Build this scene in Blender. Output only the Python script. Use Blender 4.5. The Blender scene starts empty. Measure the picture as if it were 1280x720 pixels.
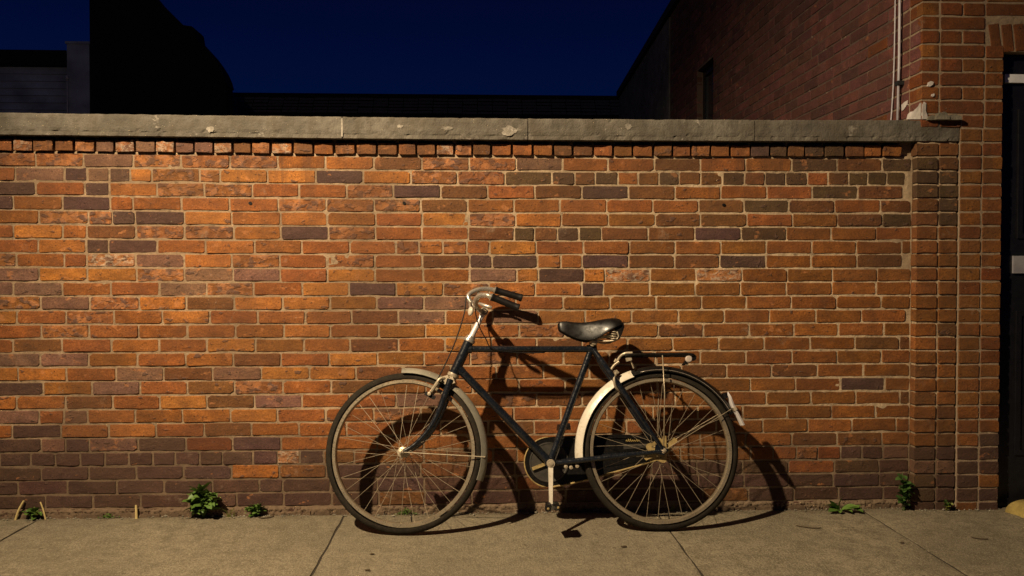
import bpy, math, random
import numpy as np
from mathutils import Vector, Matrix

random.seed(7)
NR = np.random.default_rng(11)
scene = bpy.context.scene
COL = scene.collection
R = math.radians

# ------------------------------------------------------------------ camera
cam = bpy.data.cameras.new("camera")
cam_ob = bpy.data.objects.new("camera", cam)
COL.objects.link(cam_ob)
cam.sensor_width = 36.0
cam.lens = 1045.0 / 1280.0 * 36.0
cam.clip_start, cam.clip_end = 0.05, 600.0
F = 1045.0
YAW = math.atan(42.5 / F)
PITCH = math.atan(21.3 / math.hypot(F, 42.5))
CAM_LOC = Vector((0.0, -3.94, 1.143))
fw = Vector((math.sin(YAW) * math.cos(PITCH), math.cos(YAW) * math.cos(PITCH), -math.sin(PITCH)))
rt = Vector((math.cos(YAW), -math.sin(YAW), 0.0))
up = rt.cross(fw)
cam_ob.matrix_world = Matrix.Translation(CAM_LOC) @ Matrix((rt, up, -fw)).transposed().to_4x4()
scene.camera = cam_ob

# ------------------------------------------------------------------ night sky
world = bpy.data.worlds.new("World")
scene.world = world
world.use_nodes = True
wn, wl = world.node_tree.nodes, world.node_tree.links
wn.clear()
wo = wn.new("ShaderNodeOutputWorld")
bg = wn.new("ShaderNodeBackground")
tc = wn.new("ShaderNodeTexCoord")
sp = wn.new("ShaderNodeSeparateXYZ")
rp = wn.new("ShaderNodeValToRGB")
rp.color_ramp.elements[0].position = 0.0
rp.color_ramp.elements[0].color = (0.0006, 0.0060, 0.040, 1)
rp.color_ramp.elements[1].position = 1.0
rp.color_ramp.elements[1].color = (0.0005, 0.0009, 0.008, 1)
e = rp.color_ramp.elements.new(0.20); e.color = (0.0005, 0.0043, 0.031, 1)
e = rp.color_ramp.elements.new(0.33); e.color = (0.0005, 0.0021, 0.020, 1)
wl.new(tc.outputs["Generated"], sp.inputs[0])
wl.new(sp.outputs["Z"], rp.inputs[0])
wl.new(rp.outputs[0], bg.inputs[0])
bg.inputs[1].default_value = 1.0
wl.new(bg.outputs[0], wo.inputs[0])

# ------------------------------------------------------------------ view
scene.view_settings.view_transform = "Standard"
scene.view_settings.look = "None"
scene.view_settings.exposure = 0.0
scene.view_settings.gamma = 1.0
scene.render.engine = "CYCLES"
scene.cycles.max_bounces = 6
scene.cycles.diffuse_bounces = 1

# the street lamp that lights the place (its post and lantern are built below)
LAMP_LOC = Vector((-2.15, -2.85, 4.0))
LAMP_AIM = Vector((0.25, 0.0, 0.45))
LAMP_WATTS = 1560.0
LAMP_COLOUR = (1.0, 0.78, 0.50)


# ================================================================== helpers
def link(name, mesh, parent=None):
    o = bpy.data.objects.new(name, mesh)
    COL.objects.link(o)
    if parent is not None:
        o.parent = parent
    return o


def tag(o, label=None, cat=None, group=None, kind=None):
    if label: o["label"] = label
    if cat: o["category"] = cat
    if group: o["group"] = group
    if kind: o["kind"] = kind
    return o


def empty(name, loc=(0, 0, 0), rot=(0, 0, 0)):
    o = bpy.data.objects.new(name, None)
    o.empty_display_size = 0.1
    COL.objects.link(o)
    o.location = loc
    o.rotation_euler = rot
    return o


class MB:
    def __init__(self):
        self.v, self.f = [], []

    def add(self, vs, fs):
        b = len(self.v)
        self.v += [tuple(p) for p in vs]
        self.f += [tuple(b + i for i in f) for f in fs]
        return self

    def box(self, x0, x1, y0, y1, z0, z1):
        vs = [(x0, y0, z0), (x1, y0, z0), (x1, y1, z0), (x0, y1, z0), (x0, y0, z1), (x1, y0, z1), (x1, y1, z1), (x0, y1, z1)]
        return self.add(vs, [(0, 3, 2, 1), (4, 5, 6, 7), (0, 1, 5, 4), (1, 2, 6, 5), (2, 3, 7, 6), (3, 0, 4, 7)])

    def obox(self, c, ax, ay, az):
        c, ax, ay, az = Vector(c), Vector(ax), Vector(ay), Vector(az)
        vs = [c + sx * ax + sy * ay + sz * az for sz in (-1, 1) for sx, sy in ((-1, -1), (1, -1), (1, 1), (-1, 1))]
        return self.add(vs, [(0, 3, 2, 1), (4, 5, 6, 7), (0, 1, 5, 4), (1, 2, 6, 5), (2, 3, 7, 6), (3, 0, 4, 7)])

    def sweep(self, pts, r, n=10, closed=False, caps=True, sect=None, upv=None):
        """tube, or any section (list of (a, b)) carried along a path"""
        P = [Vector(p) for p in pts]
        m = len(P)
        rr = r if isinstance(r, (list, tuple)) else [r] * m
        if sect is None:
            sect = [(math.cos(2 * math.pi * k / n), math.sin(2 * math.pi * k / n)) for k in range(n)]
        n = len(sect)
        T = []
        for i in range(m):
            a = P[(i - 1) % m] if (closed or i > 0) else P[i]
            b = P[(i + 1) % m] if (closed or i < m - 1) else P[i]
            T.append((b - a).normalized())
        N = Vector(upv) if upv is not None else (Vector((0, 0, 1)) if abs(T[0].z) < 0.9 else Vector((0, 1, 0)))
        vs, fs = [], []
        for i in range(m):
            N = (N - T[i] * N.dot(T[i])).normalized()
            B = T[i].cross(N)
            for a, b in sect:
                vs.append(P[i] + (N * a + B * b) * rr[i])
        for i in range(m if closed else m - 1):
            j = (i + 1) % m
            for k in range(n):
                l = (k + 1) % n
                fs.append((i * n + k, i * n + l, j * n + l, j * n + k))
        if caps and not closed:
            fs.append(tuple(range(n - 1, -1, -1)))
            fs.append(tuple((m - 1) * n + k for k in range(n)))
        return self.add(vs, fs)

    def lathe(self, c, axis, prof, n=24, ref=None):
        """prof: list of (along axis, radius)"""
        c, A = Vector(c), Vector(axis).normalized()
        N = Vector(ref) if ref is not None else (Vector((0, 0, 1)) if abs(A.z) < 0.9 else Vector((1, 0, 0)))
        N = (N - A * N.dot(A)).normalized()
        B = A.cross(N)
        vs, fs = [], []
        for (t, r) in prof:
            for k in range(n):
                a = 2 * math.pi * k / n
                vs.append(c + A * t + (N * math.cos(a) + B * math.sin(a)) * max(r, 1e-5))
        for i in range(len(prof) - 1):
            for k in range(n):
                l = (k + 1) % n
                fs.append((i * n + k, i * n + l, (i + 1) * n + l, (i + 1) * n + k))
        return self.add(vs, fs)

    def prism(self, poly, fn, d0, d1):
        """poly (a, b) extruded from d0 to d1; fn(a, b, d) -> point"""
        n = len(poly)
        vs = [fn(a, b, d0) for a, b in poly] + [fn(a, b, d1) for a, b in poly]
        fs = [tuple(range(n)), tuple(range(2 * n - 1, n - 1, -1))]
        for k in range(n):
            l = (k + 1) % n
            fs.append((k, n + k, n + l, l))
        return self.add(vs, fs)

    def build(self, name, mat, parent=None, smooth=False, angle=None):
        me = bpy.data.meshes.new(name)
        me.from_pydata(self.v, [], self.f)
        me.validate()
        if mat: me.materials.append(mat)
        import bmesh
        bm = bmesh.new(); bm.from_mesh(me)
        bmesh.ops.recalc_face_normals(bm, faces=bm.faces)
        bm.to_mesh(me); bm.free()
        if smooth:
            me.polygons.foreach_set("use_smooth", [True] * len(me.polygons))
            if angle:
                me.set_sharp_from_angle(angle=R(angle))
        return link(name, me, parent)


def smooth_path(pts, n=6, closed=False):
    P = [Vector(p) for p in pts]
    out = []
    m = len(P)
    for i in range(m if closed else m - 1):
        g = lambda k: P[k % m] if closed else P[min(max(k, 0), m - 1)]
        p0, p1, p2, p3 = g(i - 1), g(i), g(i + 1), g(i + 2)
        for k in range(n):
            t = k / n
            out.append(0.5 * ((2 * p1) + (p2 - p0) * t + (2 * p0 - 5 * p1 + 4 * p2 - p3) * t * t + (3 * p1 - p0 - 3 * p2 + p3) * t ** 3))
    if not closed: out.append(P[-1])
    return out


def pix(x, y):
    """direction of a photograph pixel: used once, to read real positions off the walls"""
    return (fw * F + rt * (x - 640) - up * (y - 360)).normalized()


def on_y(x, y, Y):
    d = pix(x, y); return CAM_LOC + d * ((Y - CAM_LOC.y) / d.y)


def vnoise(nx, ny, cx, cy, rng):
    """smooth value noise on an nx*ny grid with cx*cy cells"""
    g = rng.random((int(cy) + 3, int(cx) + 3)) * 2 - 1
    x = np.linspace(0, cx, nx); y = np.linspace(0, cy, ny)
    xi, yi = x.astype(int), y.astype(int)
    fx, fy = x - xi, y - yi
    fx, fy = fx * fx * (3 - 2 * fx), fy * fy * (3 - 2 * fy)
    a = g[np.ix_(yi, xi)]; b = g[np.ix_(yi, xi + 1)]; c = g[np.ix_(yi + 1, xi)]; d = g[np.ix_(yi + 1, xi + 1)]
    return (a * (1 - fx) + b * fx) * (1 - fy)[:, None] + (c * (1 - fx) + d * fx) * fy[:, None]


# ================================================================== materials
def new_mat(name):
    m = bpy.data.materials.new(name)
    m.use_nodes = True
    nt = m.node_tree
    nt.nodes.clear()
    out = nt.nodes.new("ShaderNodeOutputMaterial")
    b = nt.nodes.new("ShaderNodeBsdfPrincipled")
    nt.links.new(b.outputs[0], out.inputs[0])
    return m, nt, b


def nd(nt, t, **kw):
    n = nt.nodes.new(t)
    for k, v in kw.items():
        setattr(n, k, v)
    return n


def noise(nt, vec, scale, detail=3.0, rough=0.55, dist=0.0):
    n = nd(nt, "ShaderNodeTexNoise")
    n.inputs["Scale"].default_value = scale
    n.inputs["Detail"].default_value = detail
    n.inputs["Roughness"].default_value = rough
    n.inputs["Distortion"].default_value = dist
    if vec is not None: nt.links.new(vec, n.inputs["Vector"])
    return n.outputs["Fac"]


def mapr(nt, val, a, b, c=0.0, d=1.0):
    n = nd(nt, "ShaderNodeMapRange")
    nt.links.new(val, n.inputs[0])
    for i, x in zip((1, 2, 3, 4), (a, b, c, d)):
        if isinstance(x, (int, float)): n.inputs[i].default_value = x
        else: nt.links.new(x, n.inputs[i])
    return n.outputs[0]


def mix(nt, fac, a, b, mode="MIX"):
    n = nd(nt, "ShaderNodeMix", data_type="RGBA", blend_type=mode)
    for s, x in ((n.inputs[0], fac), (n.inputs[6], a), (n.inputs[7], b)):
        if isinstance(x, (int, float)): s.default_value = x
        elif isinstance(x, tuple): s.default_value = (*x[:3], 1)
        else: nt.links.new(x, s)
    return n.outputs[2]


def math_n(nt, op, a, b=None):
    n = nd(nt, "ShaderNodeMath", operation=op)
    for i, x in enumerate((a, b)):
        if x is None: continue
        if isinstance(x, (int, float)): n.inputs[i].default_value = x
        else: nt.links.new(x, n.inputs[i])
    return n.outputs[0]


def bump(nt, bsdf, h, strength, dist=0.004):
    n = nd(nt, "ShaderNodeBump")
    n.inputs["Strength"].default_value = strength
    n.inputs["Distance"].default_value = dist
    nt.links.new(h, n.inputs["Height"])
    nt.links.new(n.outputs[0], bsdf.inputs["Normal"])
    return n


def geo_pos(nt):
    return nd(nt, "ShaderNodeNewGeometry").outputs["Position"]


def obj_pos(nt):
    return nd(nt, "ShaderNodeTexCoord").outputs["Object"]


def simple(name, col, rough=0.6, metal=0.0, var=0.25, scale=25.0, bumps=0.15, dirt=None, dirt_amt=0.35, coat=0.0, spec=0.5):
    m, nt, b = new_mat(name)
    p = obj_pos(nt)
    n1 = noise(nt, p, scale, 4.0)
    n2 = noise(nt, p, scale * 5, 3.0)
    c = mix(nt, mapr(nt, n1, 0.3, 0.7), tuple(x * (1 - var) for x in col), tuple(min(1, x * (1 + var)) for x in col))
    if dirt:
        c = mix(nt, mapr(nt, n2, 0.52, 0.72, 0.0, dirt_amt), c, dirt)
    nt.links.new(c, b.inputs["Base Color"])
    nt.links.new(mapr(nt, n2, 0.3, 0.7, max(rough - 0.1, 0.02), min(rough + 0.12, 1)), b.inputs["Roughness"])
    b.inputs["Metallic"].default_value = metal
    b.inputs["Specular IOR Level"].default_value = spec
    if coat:
        b.inputs["Coat Weight"].default_value = coat
        b.inputs["Coat Roughness"].default_value = 0.15
    if bumps: bump(nt, b, n2, bumps, 0.002)
    return m


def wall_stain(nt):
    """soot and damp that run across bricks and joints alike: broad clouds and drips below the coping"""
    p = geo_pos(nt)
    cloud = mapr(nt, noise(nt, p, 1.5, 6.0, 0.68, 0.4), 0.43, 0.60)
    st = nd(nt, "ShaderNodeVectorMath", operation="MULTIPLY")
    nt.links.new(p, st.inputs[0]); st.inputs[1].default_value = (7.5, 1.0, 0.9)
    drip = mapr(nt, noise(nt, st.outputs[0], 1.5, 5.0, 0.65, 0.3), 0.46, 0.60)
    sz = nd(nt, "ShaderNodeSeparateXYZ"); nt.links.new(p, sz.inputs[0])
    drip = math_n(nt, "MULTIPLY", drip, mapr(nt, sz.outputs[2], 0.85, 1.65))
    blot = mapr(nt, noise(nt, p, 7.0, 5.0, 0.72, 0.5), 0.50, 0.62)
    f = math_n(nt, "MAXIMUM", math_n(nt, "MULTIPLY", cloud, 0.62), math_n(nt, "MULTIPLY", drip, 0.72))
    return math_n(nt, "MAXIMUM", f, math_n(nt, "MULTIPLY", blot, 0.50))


def brick_material(name, joined):
    m, nt, b = new_mat(name)
    if joined:
        a = nd(nt, "ShaderNodeAttribute", attribute_name="tone")
        tone, mot = a.outputs["Color"], a.outputs["Alpha"]
        rnd = nd(nt, "ShaderNodeAttribute", attribute_name="rnd").outputs["Fac"]
    else:
        a = nd(nt, "ShaderNodeObjectInfo")
        tone, mot, rnd = a.outputs["Color"], a.outputs["Alpha"], a.outputs["Random"]
    off = nd(nt, "ShaderNodeCombineXYZ")
    nt.links.new(math_n(nt, "MULTIPLY", rnd, 37.0), off.inputs[0])
    nt.links.new(math_n(nt, "MULTIPLY", rnd, 91.0), off.inputs[2])
    add = nd(nt, "ShaderNodeVectorMath", operation="ADD")
    nt.links.new(geo_pos(nt), add.inputs[0]); nt.links.new(off.outputs[0], add.inputs[1])
    p = add.outputs[0]
    st = nd(nt, "ShaderNodeVectorMath", operation="MULTIPLY")
    nt.links.new(p, st.inputs[0]); st.inputs[1].default_value = (1.0, 1.0, 1.5)
    q = st.outputs[0]
    big = noise(nt, q, 11, 2.0, 0.5, 0.2)
    mid = noise(nt, q, 21, 3.0, 0.5, 0.2)
    fine = noise(nt, p, 120, 4.0, 0.7)
    grit = noise(nt, p, 420, 2.0, 0.6)
    mul = lambda f: mix(nt, 1.0, tone, f, "MULTIPLY")
    # body colour, darker and paler firing within one brick
    c = mix(nt, mapr(nt, big, 0.32, 0.68), mul((0.55, 0.56, 0.62)), mul((1.25, 1.28, 1.24)))
    c = mix(nt, mapr(nt, noise(nt, q, 48, 3.0, 0.6, 0.3), 0.42, 0.66, 0.0, 0.55), c, mul((0.72, 0.80, 0.95)))
    c = mix(nt, mapr(nt, fine, 0.42, 0.64, 0.0, 0.75), c, mul((0.46, 0.43, 0.45)))
    c = mix(nt, mapr(nt, noise(nt, p, 200, 3.0, 0.7), 0.52, 0.70, 0.0, 0.6), c, mul((1.55, 1.6, 1.6)))
    # old dark fired skin and spalled pale faces
    lo = math_n(nt, "SUBTRACT", 0.74, math_n(nt, "MULTIPLY", mot, 0.30))
    hi = math_n(nt, "ADD", lo, 0.045)
    skin = mapr(nt, mid, lo, hi)
    c = mix(nt, math_n(nt, "MULTIPLY", skin, 0.85), c, (0.105, 0.060, 0.046))
    mid2 = noise(nt, q, 17, 3.0, 0.5, 0.2)
    sp_ = mapr(nt, mid2, lo, hi)
    c = mix(nt, math_n(nt, "MULTIPLY", sp_, 0.55), c, mix(nt, mapr(nt, fine, 0.35, 0.65), (0.62, 0.25, 0.085), (0.42, 0.175, 0.075)))
    mid3 = noise(nt, q, 36, 3.0, 0.6, 0.2)
    c = mix(nt, math_n(nt, "MULTIPLY", mapr(nt, mid3, math_n(nt, "ADD", lo, 0.04), math_n(nt, "ADD", lo, 0.08)), 0.35), c, (0.28, 0.16, 0.11))
    # lime specks and mortar smears
    lime = math_n(nt, "MULTIPLY", mapr(nt, mot, 0.88, 0.93), mapr(nt, noise(nt, q, 42, 4.0, 0.7, 0.2), 0.50, 0.58))
    c = mix(nt, math_n(nt, "MULTIPLY", lime, 0.55), c, (0.52, 0.42, 0.31))
    spk = mapr(nt, noise(nt, p, 75, 3.0, 0.75), 0.66, 0.74, 0.0, 0.75)
    c = mix(nt, spk, c, (0.46, 0.37, 0.28))
    smear = mapr(nt, noise(nt, geo_pos(nt), 6.5, 5.0, 0.72, 0.3), 0.62, 0.71, 0.0, 0.45)
    c = mix(nt, math_n(nt, "MULTIPLY", smear, mapr(nt, fine, 0.35, 0.6)), c, (0.46, 0.35, 0.25))
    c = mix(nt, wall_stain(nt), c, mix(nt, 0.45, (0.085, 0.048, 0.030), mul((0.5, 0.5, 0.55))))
    pits = mapr(nt, noise(nt, p, 110, 2.0, 0.5), 0.27, 0.34, 1.0, 0.0)
    c = mix(nt, math_n(nt, "MULTIPLY", pits, 0.8), c, (0.05, 0.03, 0.022))
    nt.links.new(c, b.inputs["Base Color"])
    b.inputs["Roughness"].default_value = 0.86
    b.inputs["Specular IOR Level"].default_value = 0.25
    h = math_n(nt, "ADD", math_n(nt, "MULTIPLY", mid, 1.0), math_n(nt, "MULTIPLY", fine, 0.5))
    h = math_n(nt, "ADD", h, math_n(nt, "MULTIPLY", grit, 0.22))
    h = math_n(nt, "SUBTRACT", h, math_n(nt, "MULTIPLY", pits, 0.6))
    h = math_n(nt, "ADD", h, math_n(nt, "MULTIPLY", skin, 0.5))
    bump(nt, b, h, 0.75, 0.006)
    return m


def mortar_material(name, col, old=None):
    m, nt, b = new_mat(name)
    p = geo_pos(nt)
    n1 = noise(nt, p, 5, 4.0)
    n2 = noise(nt, p, 60, 4.0, 0.7)
    n3 = noise(nt, p, 300, 2.0)
    base = col
    if old:  # repointed with a paler mix along its right half
        sx = nd(nt, "ShaderNodeSeparateXYZ"); nt.links.new(p, sx.inputs[0])
        f = mapr(nt, math_n(nt, "ADD", sx.outputs[0], math_n(nt, "MULTIPLY", n1, 2.2)), 0.2, 2.0)
        base = mix(nt, f, old, col)
    mul = lambda k: mix(nt, 1.0, base, (k, k, k), "MULTIPLY")
    c = mix(nt, mapr(nt, n1, 0.3, 0.7), mul(0.70), mul(1.05))
    c = mix(nt, mapr(nt, n2, 0.35, 0.75, 0.0, 0.7), c, mul(1.45))
    c = mix(nt, mapr(nt, noise(nt, p, 24, 3.0), 0.58, 0.7, 0.0, 0.6), c, (0.10, 0.07, 0.045))
    c = mix(nt, mapr(nt, noise(nt, p, 9, 4.0, 0.7), 0.62, 0.70, 0.0, 0.7), c, (0.46, 0.36, 0.25))
    c = mix(nt, mapr(nt, n3, 0.6, 0.75, 0.0, 0.5), c, (0.10, 0.07, 0.05))
    if old:
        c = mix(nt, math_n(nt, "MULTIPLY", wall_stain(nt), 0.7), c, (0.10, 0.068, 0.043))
    if old:  # rising damp and road dirt along the lowest courses
        sz = nd(nt, "ShaderNodeSeparateXYZ"); nt.links.new(p, sz.inputs[0])
        g = mapr(nt, math_n(nt, "ADD", sz.outputs[2], math_n(nt, "MULTIPLY", n1, 0.3)), 0.58, 0.42)
        c = mix(nt, math_n(nt, "MULTIPLY", g, 0.72), c, (0.115, 0.078, 0.052))
    nt.links.new(c, b.inputs["Base Color"])
    b.inputs["Roughness"].default_value = 0.95
    b.inputs["Specular IOR Level"].default_value = 0.15
    bump(nt, b, math_n(nt, "ADD", n2, math_n(nt, "MULTIPLY", n3, 0.6)), 0.8, 0.005)
    return m


def stone_material(name, col, stain=(0.10, 0.09, 0.07), pale=(0.62, 0.58, 0.52), blotch=0.55):
    m, nt, b = new_mat(name)
    p = geo_pos(nt)
    n1 = noise(nt, p, 6, 5.0, 0.65)
    n2 = noise(nt, p, 28, 5.0, 0.7)
    n3 = noise(nt, p, 160, 3.0, 0.7)
    c = mix(nt, mapr(nt, n1, 0.34, 0.66), tuple(x * 0.55 for x in col), tuple(x * 1.35 for x in col))
    c = mix(nt, mapr(nt, n2, 0.46, 0.64, 0.0, blotch), c, stain)
    c = mix(nt, mapr(nt, noise(nt, p, 3.2, 5.0, 0.7, 0.4), 0.50, 0.64, 0.0, 0.6), c, stain)
    c = mix(nt, mapr(nt, n3, 0.3, 0.75, 0.0, 0.35), c, tuple(x * 0.6 for x in col))
    c = mix(nt, mapr(nt, noise(nt, p, 9.0, 4.0, 0.75, 0.5), 0.63, 0.71, 0.0, 0.7), c, pale)
    st = nd(nt, "ShaderNodeVectorMath", operation="MULTIPLY")
    nt.links.new(p, st.inputs[0]); st.inputs[1].default_value = (14, 3, 1.2)
    c = mix(nt, mapr(nt, noise(nt, st.outputs[0], 1.6, 4.0), 0.55, 0.7, 0.0, 0.45), c, stain)
    nt.links.new(c, b.inputs["Base Color"])
    b.inputs["Roughness"].default_value = 0.92
    b.inputs["Specular IOR Level"].default_value = 0.2
    bump(nt, b, math_n(nt, "ADD", n2, math_n(nt, "MULTIPLY", n3, 0.5)), 0.8, 0.007)
    return m


def paving_material(name):
    m, nt, b = new_mat(name)
    p = geo_pos(nt)
    rnd = nd(nt, "ShaderNodeObjectInfo").outputs["Random"]
    n1 = noise(nt, p, 1.7, 5.0, 0.6)
    n2 = noise(nt, p, 13, 5.0, 0.7, 0.3)
    n3 = noise(nt, p, 110, 3.0, 0.7)
    n4 = noise(nt, p, 420, 2.0, 0.6)
    st = nd(nt, "ShaderNodeVectorMath", operation="MULTIPLY")
    nt.links.new(p, st.inputs[0]); st.inputs[1].default_value = (210.0, 9.0, 1.0)
    broom = noise(nt, st.outputs[0], 1.0, 3.0, 0.6, 0.4)
    base = (0.34, 0.285, 0.185)
    c = mix(nt, mapr(nt, n1, 0.3, 0.7), (0.162, 0.137, 0.093), (0.350, 0.297, 0.202))
    c = mix(nt, mapr(nt, n2, 0.45, 0.62, 0.0, 0.70), c, (0.120, 0.098, 0.063))
    c = mix(nt, mapr(nt, noise(nt, p, 38, 4.0, 0.65), 0.46, 0.64, 0.0, 0.35), c, (0.125, 0.10, 0.063))
    c = mix(nt, mapr(nt, noise(nt, p, 70, 3.0, 0.6), 0.56, 0.68, 0.0, 0.6), c, (0.36, 0.31, 0.215))
    bm_ = mapr(nt, noise(nt, p, 1.1, 2.0), 0.42, 0.60)
    c = mix(nt, math_n(nt, "MULTIPLY", bm_, mapr(nt, broom, 0.45, 0.75, 0.0, 0.45)), c, (0.36, 0.31, 0.21))
    c = mix(nt, mapr(nt, n3, 0.46, 0.62, 0.0, 0.7), c, (0.105, 0.085, 0.053))
    c = mix(nt, mapr(nt, noise(nt, p, 210, 3.0, 0.7), 0.55, 0.68, 0.0, 0.7), c, (0.42, 0.37, 0.265))
    c = mix(nt, mapr(nt, n4, 0.61, 0.72, 0.0, 0.9), c, (0.60, 0.55, 0.44))
    c = mix(nt, mapr(nt, n4, 0.28, 0.39, 0.8, 0.0), c, (0.13, 0.10, 0.06))
    c = mix(nt, mapr(nt, noise(nt, p, 22, 2.0, 0.5), 0.70, 0.74, 0.0, 0.75), c, (0.09, 0.07, 0.045))
    c = mix(nt, mapr(nt, rnd, 0.0, 1.0, 0.0, 0.22), c, (0.20, 0.17, 0.12))
    # damp soil washed out of the foot of the wall
    sy = nd(nt, "ShaderNodeSeparateXYZ"); nt.links.new(p, sy.inputs[0])
    edge = math_n(nt, "MULTIPLY", mapr(nt, sy.outputs[1], -0.10, -0.01), mapr(nt, n2, 0.3, 0.6))
    c = mix(nt, math_n(nt, "MULTIPLY", edge, 0.6), c, (0.15, 0.115, 0.07))
    nt.links.new(c, b.inputs["Base Color"])
    b.inputs["Roughness"].default_value = 0.9
    b.inputs["Specular IOR Level"].default_value = 0.25
    h = math_n(nt, "ADD", math_n(nt, "MULTIPLY", n3, 0.9), math_n(nt, "MULTIPLY", math_n(nt, "MULTIPLY", broom, bm_), 0.35))
    h = math_n(nt, "ADD", h, math_n(nt, "MULTIPLY", noise(nt, p, 45, 4.0, 0.7), 0.8))
    h = math_n(nt, "ADD", h, math_n(nt, "MULTIPLY", n4, 0.35))
    bump(nt, b, h, 1.0, 0.006)
    return m


def leaf_material(name, col, pale):
    m, nt, b = new_mat(name)
    n1 = noise(nt, geo_pos(nt), 45, 3.0)
    rnd = nd(nt, "ShaderNodeObjectInfo").outputs["Random"]
    c = mix(nt, mapr(nt, n1, 0.3, 0.7), col, pale)
    c = mix(nt, mapr(nt, rnd, 0.2, 1.0, 0.0, 0.55), c, pale)
    nt.links.new(c, b.inputs["Base Color"])
    b.inputs["Roughness"].default_value = 0.55
    b.inputs["Subsurface Weight"].default_value = 0.0
    bump(nt, b, n1, 0.3, 0.003)
    return m


M = {}
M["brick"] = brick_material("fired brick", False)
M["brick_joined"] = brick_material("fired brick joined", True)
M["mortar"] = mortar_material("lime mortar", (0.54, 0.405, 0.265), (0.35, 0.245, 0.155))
M["mortar_house"] = mortar_material("red brick mortar", (0.30, 0.22, 0.15))
M["mortar_dark"] = mortar_material("darker side wall mortar", (0.125, 0.085, 0.068))  # darker mortar tone for the side wall
M["coping"] = stone_material("weathered cast stone", (0.150, 0.134, 0.110), stain=(0.10, 0.083, 0.06), pale=(0.40, 0.36, 0.31))
M["paving"] = paving_material("brushed concrete paving")
M["soil"] = stone_material("gritty soil", (0.12, 0.095, 0.06), pale=(0.34, 0.28, 0.2))
M["joint_dirt"] = simple("black dirt packed in joints", (0.030, 0.022, 0.013), 0.95, var=0.3)
M["asphalt"] = simple("asphalt", (0.05, 0.05, 0.05), 0.9, var=0.3, scale=20)
M["footing"] = stone_material("dirty footing mortar", (0.17, 0.115, 0.075), stain=(0.07, 0.05, 0.03), pale=(0.36, 0.29, 0.21))
M["kerb"] = stone_material("granite kerb", (0.28, 0.26, 0.23))
M["limewash"] = stone_material("old lime splash", (0.36, 0.32, 0.27), blotch=0.3)
M["plaster"] = stone_material("flaking lime plaster", (0.78, 0.72, 0.68), stain=(0.5, 0.44, 0.4), blotch=0.25)
M["cement"] = stone_material("cement fillet", (0.30, 0.27, 0.21))
M["black_paint"] = simple("black gloss door paint", (0.008, 0.008, 0.010), 0.35, bumps=0.05)
M["grey_paint"] = simple("pale grey paint", (0.72, 0.72, 0.76), 0.5, var=0.12)
M["dull_plate"] = simple("dull zinc plate", (0.26, 0.25, 0.28), 0.5, var=0.15)
M["reflector"] = simple("clouded reflector", (0.50, 0.43, 0.38), 0.35, var=0.1)
M["dark_metal"] = simple("tarred roofing", (0.012, 0.012, 0.014), 0.8)
M["roof_tile"] = simple("sooty roof tiles", (0.14, 0.12, 0.11), 0.8)
M["dark_slate"] = simple("slate boards", (0.34, 0.37, 0.46), 0.7, var=0.35, scale=3)
M["black_wall"] = simple("night black brick wall", (0.012, 0.011, 0.011), 0.95, bumps=0.2)  # near-black base paints the night silhouette of the unlit buildings behind
M["render"] = stone_material("grey wall render", (0.19, 0.175, 0.165))
M["glass"] = simple("dark window glass", (0.01, 0.012, 0.02), 0.1, var=0.1, bumps=0.02)
M["pipe"] = simple("pale conduit", (0.52, 0.50, 0.55), 0.35, var=0.15)
M["paint"] = simple("worn navy enamel", (0.0075, 0.0095, 0.014), 0.24, var=0.4, scale=18, bumps=0.06, dirt=(0.04, 0.034, 0.026), dirt_amt=0.18, coat=0.2)
M["black_enamel"] = simple("black enamel", (0.007, 0.0065, 0.006), 0.36, var=0.3, bumps=0.04, dirt=(0.035, 0.029, 0.02), dirt_amt=0.3, spec=0.25)
M["chrome"] = simple("dull chrome", (0.62, 0.57, 0.50), 0.30, metal=0.75, var=0.15, scale=40, bumps=0.05, dirt=(0.28, 0.18, 0.09), dirt_amt=0.5)
M["cream_metal"] = simple("oxidised plated steel", (0.46, 0.39, 0.285), 0.42, metal=0.35, var=0.25, scale=60, dirt=(0.22, 0.14, 0.07), dirt_amt=0.6)
M["alloy"] = simple("aged aluminium mudguard", (0.30, 0.28, 0.225), 0.42, metal=0.35, var=0.25, scale=14, dirt=(0.20, 0.16, 0.11), dirt_amt=0.5)
M["white_enamel"] = simple("ivory enamel", (0.66, 0.60, 0.50), 0.35, var=0.12, scale=16, dirt=(0.34, 0.25, 0.15), dirt_amt=0.45)
M["stem"] = simple("polished stem", (0.80, 0.74, 0.74), 0.35, metal=0.3, var=0.08, bumps=0.03)
M["tyre"] = simple("dusty tyre rubber", (0.020, 0.0165, 0.012), 0.85, var=0.35, scale=30, bumps=0.4, dirt=(0.05, 0.04, 0.027), dirt_amt=0.5, spec=0.15)
M["rim"] = simple("dull steel rim", (0.40, 0.335, 0.235), 0.30, metal=0.6, var=0.2, scale=20, dirt=(0.22, 0.14, 0.08), dirt_amt=0.6)
M["spoke"] = simple("galvanised spokes", (0.44, 0.36, 0.25), 0.35, metal=0.5, var=0.2)
M["rubber"] = simple("black rubber", (0.007, 0.006, 0.006), 0.5, var=0.3, bumps=0.06, spec=0.25)
M["leather"] = simple("worn black saddle leather", (0.006, 0.005, 0.0045), 0.38, var=0.2, scale=9, bumps=0.06, dirt=(0.03, 0.025, 0.018), dirt_amt=0.12, spec=0.3)
M["rust"] = simple("tan rusted steel", (0.34, 0.245, 0.095), 0.6, var=0.35, scale=60, bumps=0.3, dirt=(0.14, 0.075, 0.03), dirt_amt=0.6)
M["plate"] = simple("dark steel plate", (0.042, 0.037, 0.030), 0.5, var=0.3, scale=30, bumps=0.1)
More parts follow.
